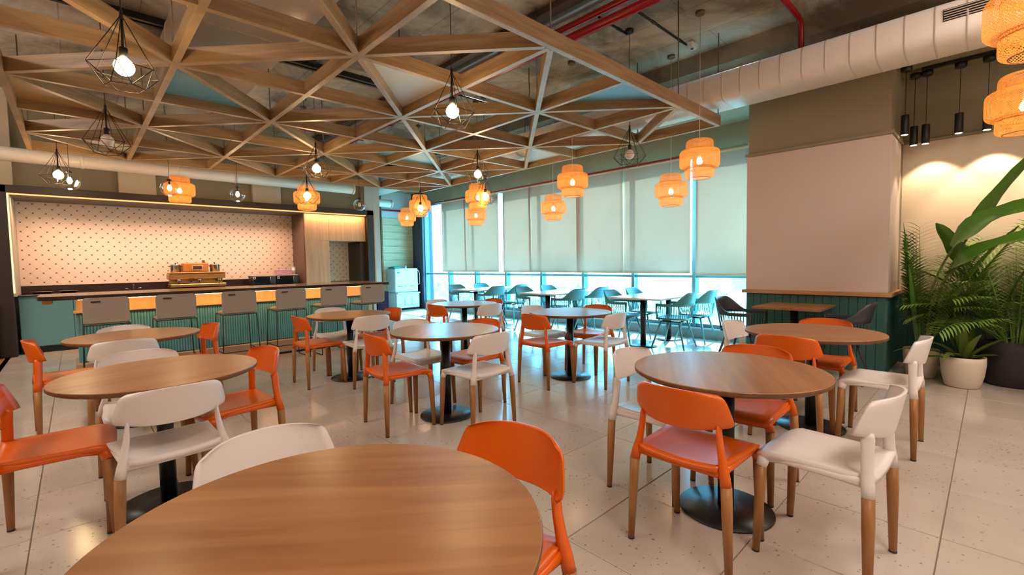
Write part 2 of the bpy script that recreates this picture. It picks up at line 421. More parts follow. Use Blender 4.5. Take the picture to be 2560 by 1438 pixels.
# ------------------------------------------------------------------ the room
CEIL = 4.0
WX = 7.33          # window wall line
PX = 6.28          # pier face
fl = struct('floor', box((-0.76, -1.6, -0.12), (7.6, 13.2, -0.005)), M_grout)
tile_me = MB()
g = 0.0022
tile_me.box((g, g, -0.03), (0.6-g, 0.6-g, 0.0), bev=0.002)
tile_me = tile_me.mesh('tile', M_tile)
inv = cam.matrix_world.inverted()
def in_view(x, y, z=0.0, pad=1.12):
    c = inv @ Vector((x, y, z)); d = -c.z
    if d < 0.12: return d > -0.7 and abs(c.x) < 2 and False
    return abs(c.x/d) < pad*1280/1143.9 and abs(c.y/d) < pad*1.15*719/1143.9
for i in range(-2, 14):
    for j in range(-4, 20):
        x0 = -0.217+0.6*i; y0 = 0.13+0.6*j
        if x0 < -0.9 or x0 > 7.3: continue
        if y0 > 10.3 and x0 < 4.8: continue
        if y0 > 7.5 and -0.2 < x0 < 3.3 and y0 < 10.1: continue
        if not (x0 > -0.9 and y0 > -1.7 and y0 < 4.0) and not any(in_view(x0+a*0.6, y0+b*0.6) for a in (0, .5, 1) for b in (0, .5, 1)): continue
        w = 1.0
        obj('tile', tile_me, fl, (x0, y0, 0))
struct('floor_wood', box((-4.2, -1.6, -0.12), (-0.76, 13.2, 0.0)), M_fl)
struct('ceiling', box((-4.2, -4.2, CEIL), (7.6, 13.2, CEIL+0.2)), M_ceil)
struct('ceiling_beam', box((6.12, -4.2, 3.78), (6.42, 12.4, CEIL)), M_beamc)
# bulkhead above windows
bh = struct('ceiling_bulkhead', box((6.42, -4.2, 3.36), (7.6, 12.4, CEIL)), M_olive)
# left side and behind
struct('wall_left', box((-4.3, -4.2, 0), (-4.2, 13.2, CEIL)), M_olive)
struct('wall_back', box((-4.2, 13.2, 0), (7.6, 13.3, CEIL)), M_olive)
struct('wall_front', box((-4.2, -4.3, 0), (7.6, -4.2, CEIL)), M_pink)
struct('floor_behind', box((-4.2, -4.2, -0.12), (7.6, -1.6, 0.0)), M_tile)

# pier
pr_y0, pr_y1 = 0.776, 2.185
pier = struct('wall_pier', box((PX, pr_y0, 0.0), (7.6, pr_y1, 3.36)), M_olive)
struct('upper_panel', box((PX-0.012, pr_y0-0.012, 0.889), (6.95, pr_y1+0.012, 2.57), 0.003), M_pink, pier)
struct('panel_cap', box((PX-0.03, pr_y0-0.03, 2.57), (7.0, pr_y1+0.03, 2.605), 0.004), M_olive, pier)
struct('chair_rail', box((PX-0.05, pr_y0-0.05, 0.846), (7.05, pr_y1+0.05, 0.889), 0.004), M_rail, pier)
bd = box((0, 0, 0), (0.012, 0.079, 0.83), 0.003).mesh('board', M_teal)
nb = 17; bw = (pr_y1-pr_y0)/nb
for k in range(nb):
    o = obj('board', bd, pier, (PX-0.012, pr_y0+k*bw+0.002, 0.012))
for k in range(11):
    o = obj('board', bd, pier, (PX+0.004+k*bw, pr_y0, 0.012), (0, 0, -PI/2)); 
for k in range(3):
    o = obj('board', bd, pier, (PX+0.004+(k+1)*bw, pr_y1, 0.012), (0, 0, PI/2))
# alcove wall behind plants
AX = 7.2
alc = struct('wall_right', box((AX, -4.2, 0.0), (7.6, pr_y0, 3.36)), M_olive)
struct('upper_panel', box((AX-0.012, -2.6, 0.889), (AX, pr_y0, 2.60), 0.003), M_alcove, alc)
struct('panel_cap', box((AX-0.03, -2.6, 2.60), (AX, pr_y0, 2.63), 0.004), M_olive, alc)
struct('chair_rail', box((AX-0.04, -2.6, 0.846), (AX, pr_y0, 0.889), 0.004), M_rail, alc)
for k in range(34):
    obj('board', bd, alc, (AX-0.012, pr_y0-0.002-(k+1)*bw, 0.012))

# window wall: sill, bays, blinds
WY0, WY1 = 2.185, 11.45
ww = struct('wall_window', box((WX, WY0, 0.0), (7.6, WY1, 0.15)), plain('sill_grey', (150, 160, 158), 0.5))
struct('ledge', box((WX-0.03, WY0, 0.15), (7.6, WY1, 0.175), 0.004), plain('sill_top', (176, 190, 190), 0.35), ww)
struct('lintel', box((WX+0.05, WY0, 2.98), (7.6, WY1, 3.36)), M_olive, ww)
mull = [3.38+1.135*k for k in range(7)]
edges = [WY0]+mull+[WY1-0.12]
for k in range(len(edges)-1):
    a, b = edges[k], edges[k+1]
    fr = MB()
    if k < len(edges)-2: fr.box((WX+0.0, b-0.03, 0.175), (WX+0.14, b+0.03, 2.98), bev=0.004)
    else: fr.box((WX, b-0.02, 0.175), (WX+0.14, b+0.12, 2.98), bev=0.004)
    fr.box((WX+0.03, a, 0.175), (WX+0.12, b-0.03, 0.235), bev=0.004)
    fr.box((WX+0.03, a, 0.985), (WX+0.12, b-0.03, 1.03), bev=0.004)
    fr.box((WX+0.03, a, 2.93), (WX+0.12, b-0.03, 2.98), bev=0.004)
    w = struct('window_%d' % (k+1), fr, M_alu)
    struct('pane', box((WX+0.07, a+0.03, 0.235), (WX+0.078, b-0.03, 0.985)), M_glass, w)
    struct('pane', box((WX+0.07, a+0.03, 1.03), (WX+0.078, b-0.03, 2.93)), M_glass, w)
s_ = 7.2/7.33
bl = [(2.50, 3.35*s_, 1.03, 'roller blind beside the pier, its hem lowest of the row'),
      (3.45*s_, 4.735*s_, 1.06, 'roller blind second from the pier, left of the bright gap'),
      (4.72*s_, 5.80*s_, 1.062, 'roller blind third from the pier'),
      (5.70*s_, 7.14*s_, 1.066, 'roller blind fourth from the pier, overlapping its neighbour'),
      (7.075*s_, 7.98*s_, 1.066, 'narrow roller blind fifth from the pier, right of the second bright gap'),
      (8.16*s_, 9.47*s_, 1.07, 'roller blind second from the far corner, left of the bright gap'),
      (9.41*s_, 10.46*s_, 1.07, 'roller blind farthest from the pier, near the bare corner window')]
for k, (a, b, zb, lab) in enumerate(bl):
    t = thing('roller_blind', 'pale beige '+lab, 'blind', (7.2+0.02*(k % 2), a, 0), 0, 'roller blinds on the window wall')
    n = 14
    top = []; bot = []
    for i in range(n+1):
        for z in (zb+0.02, 1.6, 2.3, 2.92):
            xx = 0.004*math.sin(i*0.9+k)*(2.92-z)/2
            top.append((xx, (b-a)*i/n, z)); bot.append((xx+0.0015, (b-a)*i/n, z))
    MB().shell(top, bot, n+1, 4).build('fabric', M_blind, t)
    MB().box((-0.008, 0, zb), (0.008, b-a, zb+0.022), bev=0.003).build('hem_bar', M_pcream, t)
    MB().path([(0.0, 0, 2.93), (0.0, b-a, 2.93)], 0.028, 12).build('roller', M_pcream, t)
    for yy in (0.03, b-a-0.03): box((0.0, yy-0.012, 2.92), (WX+0.06-7.2, yy+0.012, 2.985), 0.002).build('bracket', M_pcream, t)

# far right corner: clad block, end wall
blk = struct('wall_corner', box((6.33, 11.95, 0), (7.6, 13.2, CEIL)), M_lightgrey)
struct('window_frame_dark', box((7.26, 11.33, 0), (7.6, 11.46, 2.98)), plain('dark_mullion', (58, 62, 78), 0.5), ww)
pk = 0
for k in range(13):
    z0 = 0.02+k*0.2
    obj('plank', box((0, 0, 0), (0.97, 0.02, 0.197), 0.003).mesh('plank', M_plank), blk, (6.33, 11.928, z0))
    obj('plank', box((0, 0, 0), (0.02, 0.7, 0.197), 0.003).mesh('plank', M_plank), blk, (6.308, 11.95, z0))
struct('wall_far_return', box((7.30, 11.46, 0), (7.6, 11.95, CEIL)), plain('dark_return', (58, 60, 72), 0.5))

# upper wall over the bar niche and behind it
UY = 10.3
bwall = struct('wall_bar', box((-4.2, 10.86, 0), (5.08, 10.96, 2.6)), M_olive)
struct('wall_bar_upper', box((-4.2, UY+0.002, 2.5), (5.135, UY+0.7, CEIL)), M_olive)
struct('wall_bar_end', box((5.14, UY-0.2, 0), (5.3, 10.96, CEIL)), M_lightgrey)
struct('wall_pillar_right', box((4.93, UY-0.2, 2.552), (5.139, UY, CEIL)), M_lightgrey)
struct('wall_pillar_left', box((-0.95, UY-0.12, 2.56), (-0.62, UY, CEIL)), M_pcream)
for x0, x1, z0, z1 in ((0.59, 1.10, 2.56, 2.98), (2.62, 3.15, 2.56, 2.98)):
    t = tag(box((x0, UY-0.1, z0), (x1, UY-0.002, z1), 0.006).build('wall_box', M_pcream),
            'cream rectangular box above the bar frame, %s one' % ('left' if x0 < 1 else 'right'), 'access box')
ptn = struct('wall_pattern', box((-0.66, 10.84, 1.035), (3.56, 10.858, 2.45)), lozenge())
struct('wall_left_bar', box((-2.4, 10.31, 0), (-0.87, 10.4, 2.49)), M_pcream)
t = thing('side_cabinet', 'teal side cabinet left of the dark bar frame, mostly out of frame', 'cabinet', (-1.3, 10.0, 0))
box((-0.6, -0.25, 0), (0.42, 0.2, 0.88), 0.004).build('body', M_teal, t)
box((-0.62, -0.27, 0.88), (0.43, 0.2, 0.91), 0.004).build('worktop', M_rail, t)

# ------------------------------------------------------------------ bar frame (dark portal with LED line)
FY = 10.0
fr = thing('bar_portal', 'dark brown portal frame with an LED line around the back bar', 'frame', (0, FY, 0))
box((-0.86, 0, 0), (-0.685, 0.25, 2.545), 0.004).build('upright', M_blackfr, fr)
box((4.93, 0, 0), (5.09, 0.3, 2.545), 0.004).build('upright', M_blackfr, fr)
box((-4.0, 0, 2.44), (5.09, 0.3, 2.55), 0.004).build('header', M_blackfr, fr)
box((-0.685, 0.02, 0.9), (-0.655, 0.85, 2.44)).build('reveal', M_pcream, fr)
box((-0.655, 0.02, 2.405), (4.93, 0.85, 2.44)).build('soffit', plain('soffit_grey', (110, 98, 92), 0.6), fr)
box((5.09, 0.0, 0), (5.13, 0.32, 2.5), 0.004).build('side_panel', M_cupb, fr)
led = MB().box((-0.67, 0.004, 2.412), (4.90, 0.022, 2.432)).build('led_strip', M_led, fr)
led2 = MB().box((-0.683, 0.004, 0.95), (-0.665, 0.018, 2.43)).build('led_strip', emis('led_strip_dim', (1.0, 0.7, 0.4), 1.2), fr)
l = lamp('led_wash', 'AREA', (1.4, FY+0.10, 2.38), 30, (1.0, 0.61, 0.42), shape='RECTANGLE', size=4.1, size_y=0.06, spread=R(112)); aim(l, (0, 0.36, -1))
l = lamp('led_wash', 'AREA', (4.2, FY+0.01, 2.40), 7, (1.0, 0.58, 0.26), shape='RECTANGLE', size=1.3, size_y=0.05); aim(l, (0, 0.25, -1))

# tall cupboard with niche on the right
tc_ = thing('tall_cupboard', 'light oak tall cupboard with open niche at the right of the back bar', 'cupboard', (3.56, 10.12, 0))
box((0, 0, 0), (0.52, 0.72, 2.405), 0.003).build('tall_body', M_cupb, tc_)
box((0.52, 0, 1.835), (1.37, 0.72, 2.405), 0.003).build('bridge_unit', M_cupb, tc_)
box((0.004, -0.016, 0.92), (0.516, 0.0, 1.83), 0.002).build('door', M_cupb, tc_)
box((0.004, -0.016, 1.836), (0.516, 0.0, 2.40), 0.002).build('door', M_cupb, tc_)
box((0.520, -0.016, 1.836), (1.365, 0.0, 2.40), 0.002).build('door', M_cupb, tc_)
box((-0.012, 0, 0), (0.0, 0.72, 2.405)).build('side_panel', plain('taupe_side', (112, 90, 76), 0.6), tc_)
box((1.25, 0.03, 0.92), (1.37, 0.72, 1.83)).build('niche_side', M_blackfr, tc_)
nb_ = box((4.0, 10.8, 0.92), (4.9, 10.835, 1.84)).build('niche_back', MATS['lozenge'], tc_); nb_.location = (-3.56, -10.12, 0)
tag(box((4.27, 10.782, 0.955), (4.40, 10.798, 1.03), 0.004).build('wall_socket', M_white), 'white double socket on the niche wall above the counter', 'socket')

# back counter
bc = thing('back_counter', 'teal back counter cabinets with dark worktop along the bar wall', 'cabinet', (0, 10.2, 0))
box((-0.655, 0.02, 0.1), (3.54, 0.63, 0.885)).build('carcass', M_tealcab, bc)
for k in range(7):
    box((-0.65+k*0.599, 0.0, 0.11), (-0.65+(k+1)*0.599-0.006, 0.02, 0.845), 0.002).build('door', M_tealcab, bc)
box((-0.655, 0.04, 0), (3.54, 0.6, 0.1)).build('plinth', M_dark, bc)
box((-0.655, -0.02, 0.885), (3.54, 0.64, 0.91), 0.003).build('worktop', M_stone, bc)
box((-0.655, 0.60, 0.91), (3.54, 0.64, 1.035), 0.003).build('backsplash', M_stone, bc)

# coffee machine on the back counter
cm = thing('coffee_machine', 'wide brass-toned three-group coffee machine on the back counter', 'coffee machine', (1.67, 10.45, 0.91))
box((-0.44, -0.20, 0.02), (0.44, 0.18, 0.08), 0.01).build('drip_tray', M_brass, cm)
box((-0.42, 0.02, 0.08), (0.42, 0.18, 0.26), 0.01).build('body', M_brass, cm)
box((-0.45, -0.14, 0.17), (0.44, 0.19, 0.275), 0.015).build('head', M_brass, cm)
box((-0.44, -0.15, 0.275), (0.45, 0.2, 0.295), 0.004).build('cup_rail', M_brass, cm)
for k, x in enumerate((-0.30, 0.02, 0.34)):
    gp = MB().lathe([(0.035, 0.12), (0.038, 0.15), (0.038, 0.175)], 16, (x, -0.09)).build('group_head', M_metal, cm)
    MB().path([(x, -0.12, 0.13), (x-0.02, -0.22, 0.12)], 0.011, 8).build('portafilter_handle', M_black, gp)
for x in (-0.42, 0.42, -0.15, 0.18):
    MB().lathe([(0.018, 0), (0.018, 0.02)], 10, (x, -0.1)).build('foot', M_black, cm)
for x in (-0.08, -0.12): MB().path([(x, -0.13, 0.13+(x+0.12)*0.4), (x, -0.16, 0.13+(x+0.12)*0.4)], 0.016, 12).build('steam_knob', M_black, cm)
for nm, x, lab in (('stock_pot', 1.345, 'left stainless steel lidded pot on the coffee machine'), ('stock_pot', 1.965, 'right stainless steel lidded pot on the coffee machine')):
    p = thing(nm, lab, 'pot', (x, 10.47, 1.205))
    MB().lathe([(0.075, 0), (0.082, 0.01), (0.082, 0.13), (0.086, 0.135)], 28).build('body', M_metal, p)
    MB().lathe([(0.086, 0.135), (0.06, 0.15), (0.012, 0.158)], 28).build('lid', M_metal, p)
    MB().path([(0, 0, 0.158), (0, 0, 0.178)], [0.008, 0.014], 10).build('knob', M_black, p)
    for s in (-1, 1): MB().path([(s*0.082, 0, 0.11), (s*0.105, 0, 0.115), (s*0.105, 0, 0.12)], 0.007, 8).build('handle', M_black, p)
p = thing('wooden_display_box', 'orange-brown wooden box with a small picture, between the two pots', 'box', (1.645, 10.47, 1.205))
box((-0.2, -0.12, 0), (0.2, 0.13, 0.175), 0.015).build('body', wood('orange_wood', (190, 112, 40), (214, 136, 60), (4, 10, 10)), p)
box((-0.06, -0.127, 0.05), (0.10, -0.119, 0.125), 0.002).build('picture_frame', M_white, p)
box((-0.052, -0.129, 0.057), (0.092, -0.125, 0.118)).build('picture', plain('dark_picture', (84, 40, 44), 0.5, noise=0.4, scale=40), p)
p = thing('small_card', 'small dark card standing on the wooden box', 'card', (1.79, 10.5, 1.381))
box((-0.022, -0.004, 0), (0.022, 0.004, 0.05), 0.001).build('card_board', plain('dark_card', (92, 66, 44), 0.7, noise=0.3, scale=80), p)
for x, w, lab in ((-0.40, 0.13, 'added steel tray giving a glint at the left end of the back counter'), (-0.10, 0.11, 'added steel tray giving a glint on the back counter, right of the first tray')):
    p = thing('glint_tray', lab, 'tray', (x, 10.42, 0.91))  # trays put in to give the bright glints at the bar's left end
    MB().lathe([(w*0.8, 0), (w, 0.035), (w*1.06, 0.037)], 28, capt=False).build('tray_body', M_metal, p)
    MB().lathe([(w*0.8, 0.004), (0.01, 0.004)], 28).build('tray_bottom', M_metal, p)
for k, (x, lab) in enumerate(((2.80, 'black microwave oven nearer the coffee machine'), (3.25, 'black microwave oven beside the tall cupboard'))):
    p = thing('microwave', lab, 'microwave', (x, 10.45, 0.91), 0, 'microwave ovens on the back counter')
    box((-0.22, -0.16, 0.01), (0.22, 0.18, 0.185), 0.008).build('case', M_black, p)
    box((-0.20, -0.168, 0.025), (0.10, -0.158, 0.175), 0.003).build('door', M_screen, p)
    box((0.115, -0.166, 0.03), (0.205, -0.158, 0.17), 0.003).build('control_panel', plain('panel_grey', (58, 56, 58), 0.4), p)
    MB().path([(0.105, -0.175, 0.04), (0.105, -0.175, 0.16)], 0.005, 8).build('handle', M_metal, p)
    box((-0.215, -0.172, 0.125), (-0.17, -0.168, 0.17)).build('paper_label', M_white, p)
    box((-0.205, -0.174, 0.135), (-0.18, -0.172, 0.16)).build('paper_mark', M_black, p)
p = thing('serving_board', 'thin pale board lying across the two microwaves', 'board', (2.98, 10.44, 1.097))
box((-0.42, -0.14, 0), (0.48, 0.14, 0.012), 0.003).build('board_slab', M_pcream, p)
p = thing('pink_box', 'pink cardboard box on the board over the microwaves', 'box', (3.20, 10.45, 1.11))
box((-0.15, -0.08, 0), (0.15, 0.08, 0.10), 0.004).build('carton', M_pinkbox, p); box((-0.152, -0.082, 0.08), (0.152, 0.082, 0.105), 0.004).build('lid', M_pinkbox, p)
p = thing('paper_cup_stack', 'stack of white paper cups beside the pink box', 'cups', (3.42, 10.45, 1.11))
MB().lathe([(0.03, 0), (0.036, 0.09), (0.037, 0.1), (0.033, 0.101), (0.039, 0.16), (0.04, 0.165)], 18).build('cup_stack', M_white, p)
p = thing('tap', 'small chrome tap over the back counter sink', 'tap', (0.73, 10.55, 0.91))
MB().path([(0, 0.02, 0), (0, 0.02, 0.075), (0, -0.02, 0.095), (0, -0.09, 0.085)], 0.009, 10).build('spout', M_metal, p)
for s in (-1, 1): MB().path([(s*0.07, 0.02, 0), (s*0.07, 0.02, 0.03), (s*0.11, 0.0, 0.034)], 0.008, 8).build('tap_handle', M_metal, p)

# ------------------------------------------------------------------ front bar
BX0, BX1, BYf = -0.02, 3.55, 7.2
bar = thing('bar_counter', 'long bar counter with dark top, lit oak apron and fluted teal front', 'bar', (0, 0, 0))
box((BX0, BYf+0.02, 0.19), (BX1, 7.72, 0.955)).build('core', M_tealcab, bar)
# fluted front: half-round ribs, one surface
box((-0.29, 7.28, 0.90), (-0.21, 7.5, 0.957), 0.004).build('end_support', M_apron, bar)
top_ = MB(); npr = 118
for i in range(npr):
    x0 = BX0+0.02+(3.42)*i/npr; dx = 3.42/npr
    vs = []
    for k in range(5):
        a = PI*k/4
        for z in (0.21, 0.775): vs.append((x0+dx/2-dx/2*math.cos(a), BYf+0.02-0.014*math.sin(a), z))
    fs = [(2*k, 2*k+2, 2*k+3, 2*k+1) for k in range(4)]
    top_.add(vs, fs, True)
fo = top_.build('fluted_panel', M_flute, bar); fo['kind'] = 'stuff'
box((BX0-0.03, BYf-0.015, 0.785), (3.46, BYf+0.03, 0.822), 0.004).build('apron_ledge', M_apron, bar)
box((BX0, BYf+0.005, 0.822), (3.46, BYf+0.03, 0.955)).build('apron', M_apron, bar)
box((BX0, BYf-0.012, 0.772), (3.46, BYf+0.02, 0.785)).build('shadow_gap', M_dark, bar)
box((BX0-0.03, BYf-0.05, 0.03), (3.50, 7.72, 0.21), 0.01).build('kick_plinth', plain('tan_plinth', (168, 140, 116), 0.5), bar)
box((BX0-0.01, BYf-0.03, 0.0), (3.50, 7.7, 0.03)).build('toe_gap', M_dark, bar)
# top slab with rounded left end
poly = [(3.74, 6.88), (3.74, 7.74), (-0.30, 7.74)]
for k in range(9):
    a = PI/2+PI/2*k/8; poly.append((-0.25+0.07*math.cos(a), 7.67+0.07*math.sin(a)))
for k in range(9):
    a = PI+PI/2*k/8; poly.append((-0.12+0.2*math.cos(a), 7.08+0.2*math.sin(a)))
poly = [p for i, p in enumerate(poly) if i != 2]
MB().prism(poly[::-1], 0.957, 1.0).build('counter_top', M_stone, bar)
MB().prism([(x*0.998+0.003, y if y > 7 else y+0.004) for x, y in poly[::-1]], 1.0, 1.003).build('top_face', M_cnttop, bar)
box((BX0+0.02, 7.02, 0.945), (3.45, 7.05, 0.957)).build('led_strip', M_ledw, bar)
l = lamp('under_counter_led', 'AREA', (1.72, 7.04, 0.942), 5.5, (1.0, 0.56, 0.22), shape='RECTANGLE', size=3.4, size_y=0.03); aim(l, (0, 0.45, -1))
tag(box((3.53, 7.2, 0.02), (3.60, 7.7, 0.9), 0.004).build('end_board', M_boardg), 'grey-green end board of the bar behind the last stool', 'board')
for x, w, m, c in ((3.64, 0.16, M_purple, 'purple'), (3.86, 0.05, M_white, 'white'), (4.02, 0.22, M_navy, 'navy blue')):
    tag(box((x-w/2, 7.62, 0.0), (x+w/2, 7.75, 0.80), 0.006).build('storage_panel', m), '%s upright panel beside the right end of the bar' % c, 'panel')

# ------------------------------------------------------------------ bar stools
def make_stool():
    t = thing('bar_stool', '', 'stool')
    def rr(w, h, r, n=5):
        pts = []
        for cx, cy, a0 in ((w/2-r, h-r, 0), (-w/2+r, h-r, 90), (-w/2+r, r, 180), (w/2-r, r, 270)):
            for k in range(n+1):
                a = R(a0+90*k/n); pts.append((cx+r*math.cos(a), cy+r*math.sin(a)))
        return pts
    # backrest: facing -y side is the outside; slight curve
    out = rr(0.385, 0.275, 0.035); mb = MB(); n = len(out)
    vs = []
    for y, k in ((-0.018, 0.97), (-0.012, 1), (0.012, 1), (0.018, 0.97)):
        for x, z in out: vs.append((x*k, y+0.25*x*x+0.05*(0.14-z)*-1*0, 0.705+(z-0.14)*k+0.14-0.14+0.14))
    fs = [tuple(range(n)), tuple(reversed(range(3*n, 4*n)))]
    for r_ in range(3):
        for i in range(n): j = (i+1) % n; fs.append((r_*n+i, r_*n+n+i, r_*n+n+j, r_*n+j))
    mb.add(vs, fs)
    b = mb.build('backrest', M_stoolf, t)
    box((-0.125, -0.024, 0.932), (-0.045, -0.012, 0.945), 0.003).build('grip_slot', M_dark, b)
    seat = MB(); sp = []
    tp = []; bt = []
    for i in range(9):
        for j in range(9):
            u = -1+2*i/8; v = -1+2*j/8
            k = 1-0.10*(abs(u)*abs(v))**2
            x = u*0.195*k; y = 0.215+v*0.2*k
            e = max(abs(u), abs(v))
            tp.append((x, y, 0.725-0.02*e**6)); bt.append((x*0.96, y, 0.69))
    seat.shell(tp, bt, 9, 9).build('seat', M_stoolf, t)
    fr_ = MB()
    for a, b_ in (((-.19, .0), (.19, .0)), ((.19, .0), (.19, .41)), ((.19, .41), (-.19, .41)), ((-.19, .41), (-.19, .0))):
        fr_.path([(a[0], a[1], 0.683), (b_[0], b_[1], 0.683)], 0.006, 6)
    fr_.build('seat_frame', M_black, t)
    for sx in (-1, 1):
        MB().path([(sx*0.19, 0.0, 0.683), (sx*0.215, -0.03, 0.008)], 0.0065, 6).build('leg', M_black, t)
        MB().path([(sx*0.19, 0.40, 0.683), (sx*0.215, 0.44, 0.008)], 0.0065, 6).build('leg', M_black, t)
        MB().path([(sx*0.215, -0.03, 0.007), (sx*0.215, 0.44, 0.007)], 0.0065, 6).build('runner', M_black, t)
        MB().path([(sx*0.208, -0.02, 0.21), (sx*0.208, 0.43, 0.21)], 0.006, 6).build('side_rail', M_black, t)
    MB().path([(-0.208, -0.02, 0.21), (0.208, -0.02, 0.21)], 0.006, 6).build('footrest', M_black, t)
    MB().path([(-0.206, 0.428, 0.24), (0.206, 0.428, 0.24)], 0.006, 6).build('footrest', M_black, t)
    return t
st0 = make_stool()
SL = ['leftmost grey stool at the bar, behind the far left round table', 'second grey bar stool from the left, its grip slot above the round table',
      'third grey bar stool from the left, right of the orange chair back', 'fourth grey bar stool from the left, in front of the fluted panel',
      'fifth grey bar stool from the left, behind the small round table', 'rightmost grey bar stool at the end of the counter']
for i, (x, y) in enumerate(((0.222, 6.62), (0.835, 6.58), (1.49, 6.6), (2.12, 6.62), (2.72, 6.63), (3.31, 6.60))):
    o = st0 if i == 0 else copy_tree(st0)
    o.location = (x, y, 0); tag(o, SL[i], 'stool', 'grey bar stools')

# ------------------------------------------------------------------ side chair
def chair(kind):
    M = M_plasto if kind == 'orange' else M_plastw
    t = thing('dining_chair', '', 'chair')
    nu, nv = 15, 15
    # seat
    tp = []; bt = []
    for i in range(nu):
        u = i/(nu-1)                      # 0 rear .. 1 front
        x = -0.205+0.425*u
        for j in range(nv):
            v = -1+2*j/(nv-1)
            hw = 0.182+0.030*u
            # rounded corners
            c = 1.0
            if u > 0.86: c = 1-0.09*((u-0.86)/0.14)**2
            if u < 0.1: c = 1-0.05*((0.1-u)/0.1)**2
            y = v*hw*c
            xx = x-0.012*(abs(v)**4)*(u > 0.5)*(u-0.5)*2 + 0.0
            z = 0.446+0.016*abs(v)**2.2*(1-0.4*u)+0.012*math.sin(PI*min(1, u*1.15))*0 - 0.006*math.cos(PI*v/2)*math.sin(PI*u) 
            z += 0.010*math.exp(-((u-0.86)/0.16)**2)*(1-v*v) 
            z -= 0.022*sstep((u-0.88)/0.12)
            tp.append((xx, y, z)); bt.append((xx-0.006*(u > .9), y*0.975, z-0.026-0.004*abs(v)**3))
    MB().shell(bt, tp, nu, nv).build('seat', M, t)
    # skirt joining seat to posts
    # back shell
    tp = []; bt = []; nz = 14; nyy = 19
    hwp = [(0.0, 0.200), (0.06, 0.210), (0.2, 0.213), (0.5, 0.205), (0.8, 0.194), (0.90, 0.187), (0.96, 0.177), (1.0, 0.163)]
    def hw_at(v):
        for (a, b), (c, d) in zip(hwp, hwp[1:]):
            if v <= c: return b+(d-b)*(v-a)/(c-a)
        return hwp[-1][1]
    for i in range(nyy):
        u = -1+2*i/(nyy-1)
        for j in range(nz):
            v = 0.5-0.5*math.cos(PI*j/(nz-1))
            zb_ = 0.590+0.018*u*u; z = zb_+v*(0.757-0.010*u*u-0.004*abs(u)**8-zb_)
            y = u*hw_at(v)
            x = -0.222-0.20*(z-0.60)+0.085*abs(u)**2.6*(1-0.25*v)
            # thickness along x
            tp.append((x-0.006, y, z)); bt.append((x+0.006, y, z))
    MB().shell(tp, bt, nyy, nz).build('backrest', M, t)
    for s in (-1, 1):
        MB().path([(-0.178, s*0.167, 0.622), (-0.177, s*0.168, 0.60), (-0.178, s*0.172, 0.55), (-0.181, s*0.183, 0.48), (-0.186, s*0.194, 0.43), (-0.190, s*0.202, 0.385)],
                  [(0.003, 0.018), (0.008, 0.023), (0.0115, 0.021), (0.015, 0.021), (0.020, 0.0225), (0.022, 0.022)], 10, flat=(1, 0, 0)).build('back_post', M, t)
        MB().path([(0.172, s*0.172, 0.428), (0.181, s*0.188, 0.41), (0.186, s*0.195, 0.385)], [(0.018, 0.032), (0.022, 0.025), (0.0225, 0.0225)], 10, flat=(1, 0, 0)).build('front_socket', M, t)
        MB().path([(-0.186, s*0.186, 0.432), (-0.10, s*0.187, 0.428), (0.10, s*0.192, 0.430), (0.172, s*0.188, 0.426)], [(0.009, 0.024), (0.008, 0.013), (0.008, 0.013), (0.01, 0.022)], 8, flat=(0, 0, 1)).build('side_rail', M, t)
        a = MB().path([(-0.190, s*0.203, 0.387), (-0.193, s*0.208, 0.28), (-0.198, s*0.219, 0.006)], [0.0215, 0.0212, 0.0145], 12).build('leg', M_leg, t)
        MB().path([(-0.198, s*0.219, 0.0), (-0.198, s*0.219, 0.008)], 0.0152, 10).build('foot_cap', M_black, a)
        a = MB().path([(0.186, s*0.195, 0.387), (0.189, s*0.198, 0.28), (0.200, s*0.206, 0.006)], [0.0215, 0.0212, 0.0145], 12).build('leg', M_leg, t)
        MB().path([(0.200, s*0.206, 0.0), (0.200, s*0.206, 0.008)], 0.0152, 10).build('foot_cap', M_black, a)
    MB().path([(-0.19, -0.186, 0.428), (-0.197, 0, 0.424), (-0.19, 0.186, 0.428)], [(0.018, 0.009), (0.012, 0.008), (0.018, 0.009)], 8, flat=(1, 0, 0)).build('rear_rail', M, t)
    return t

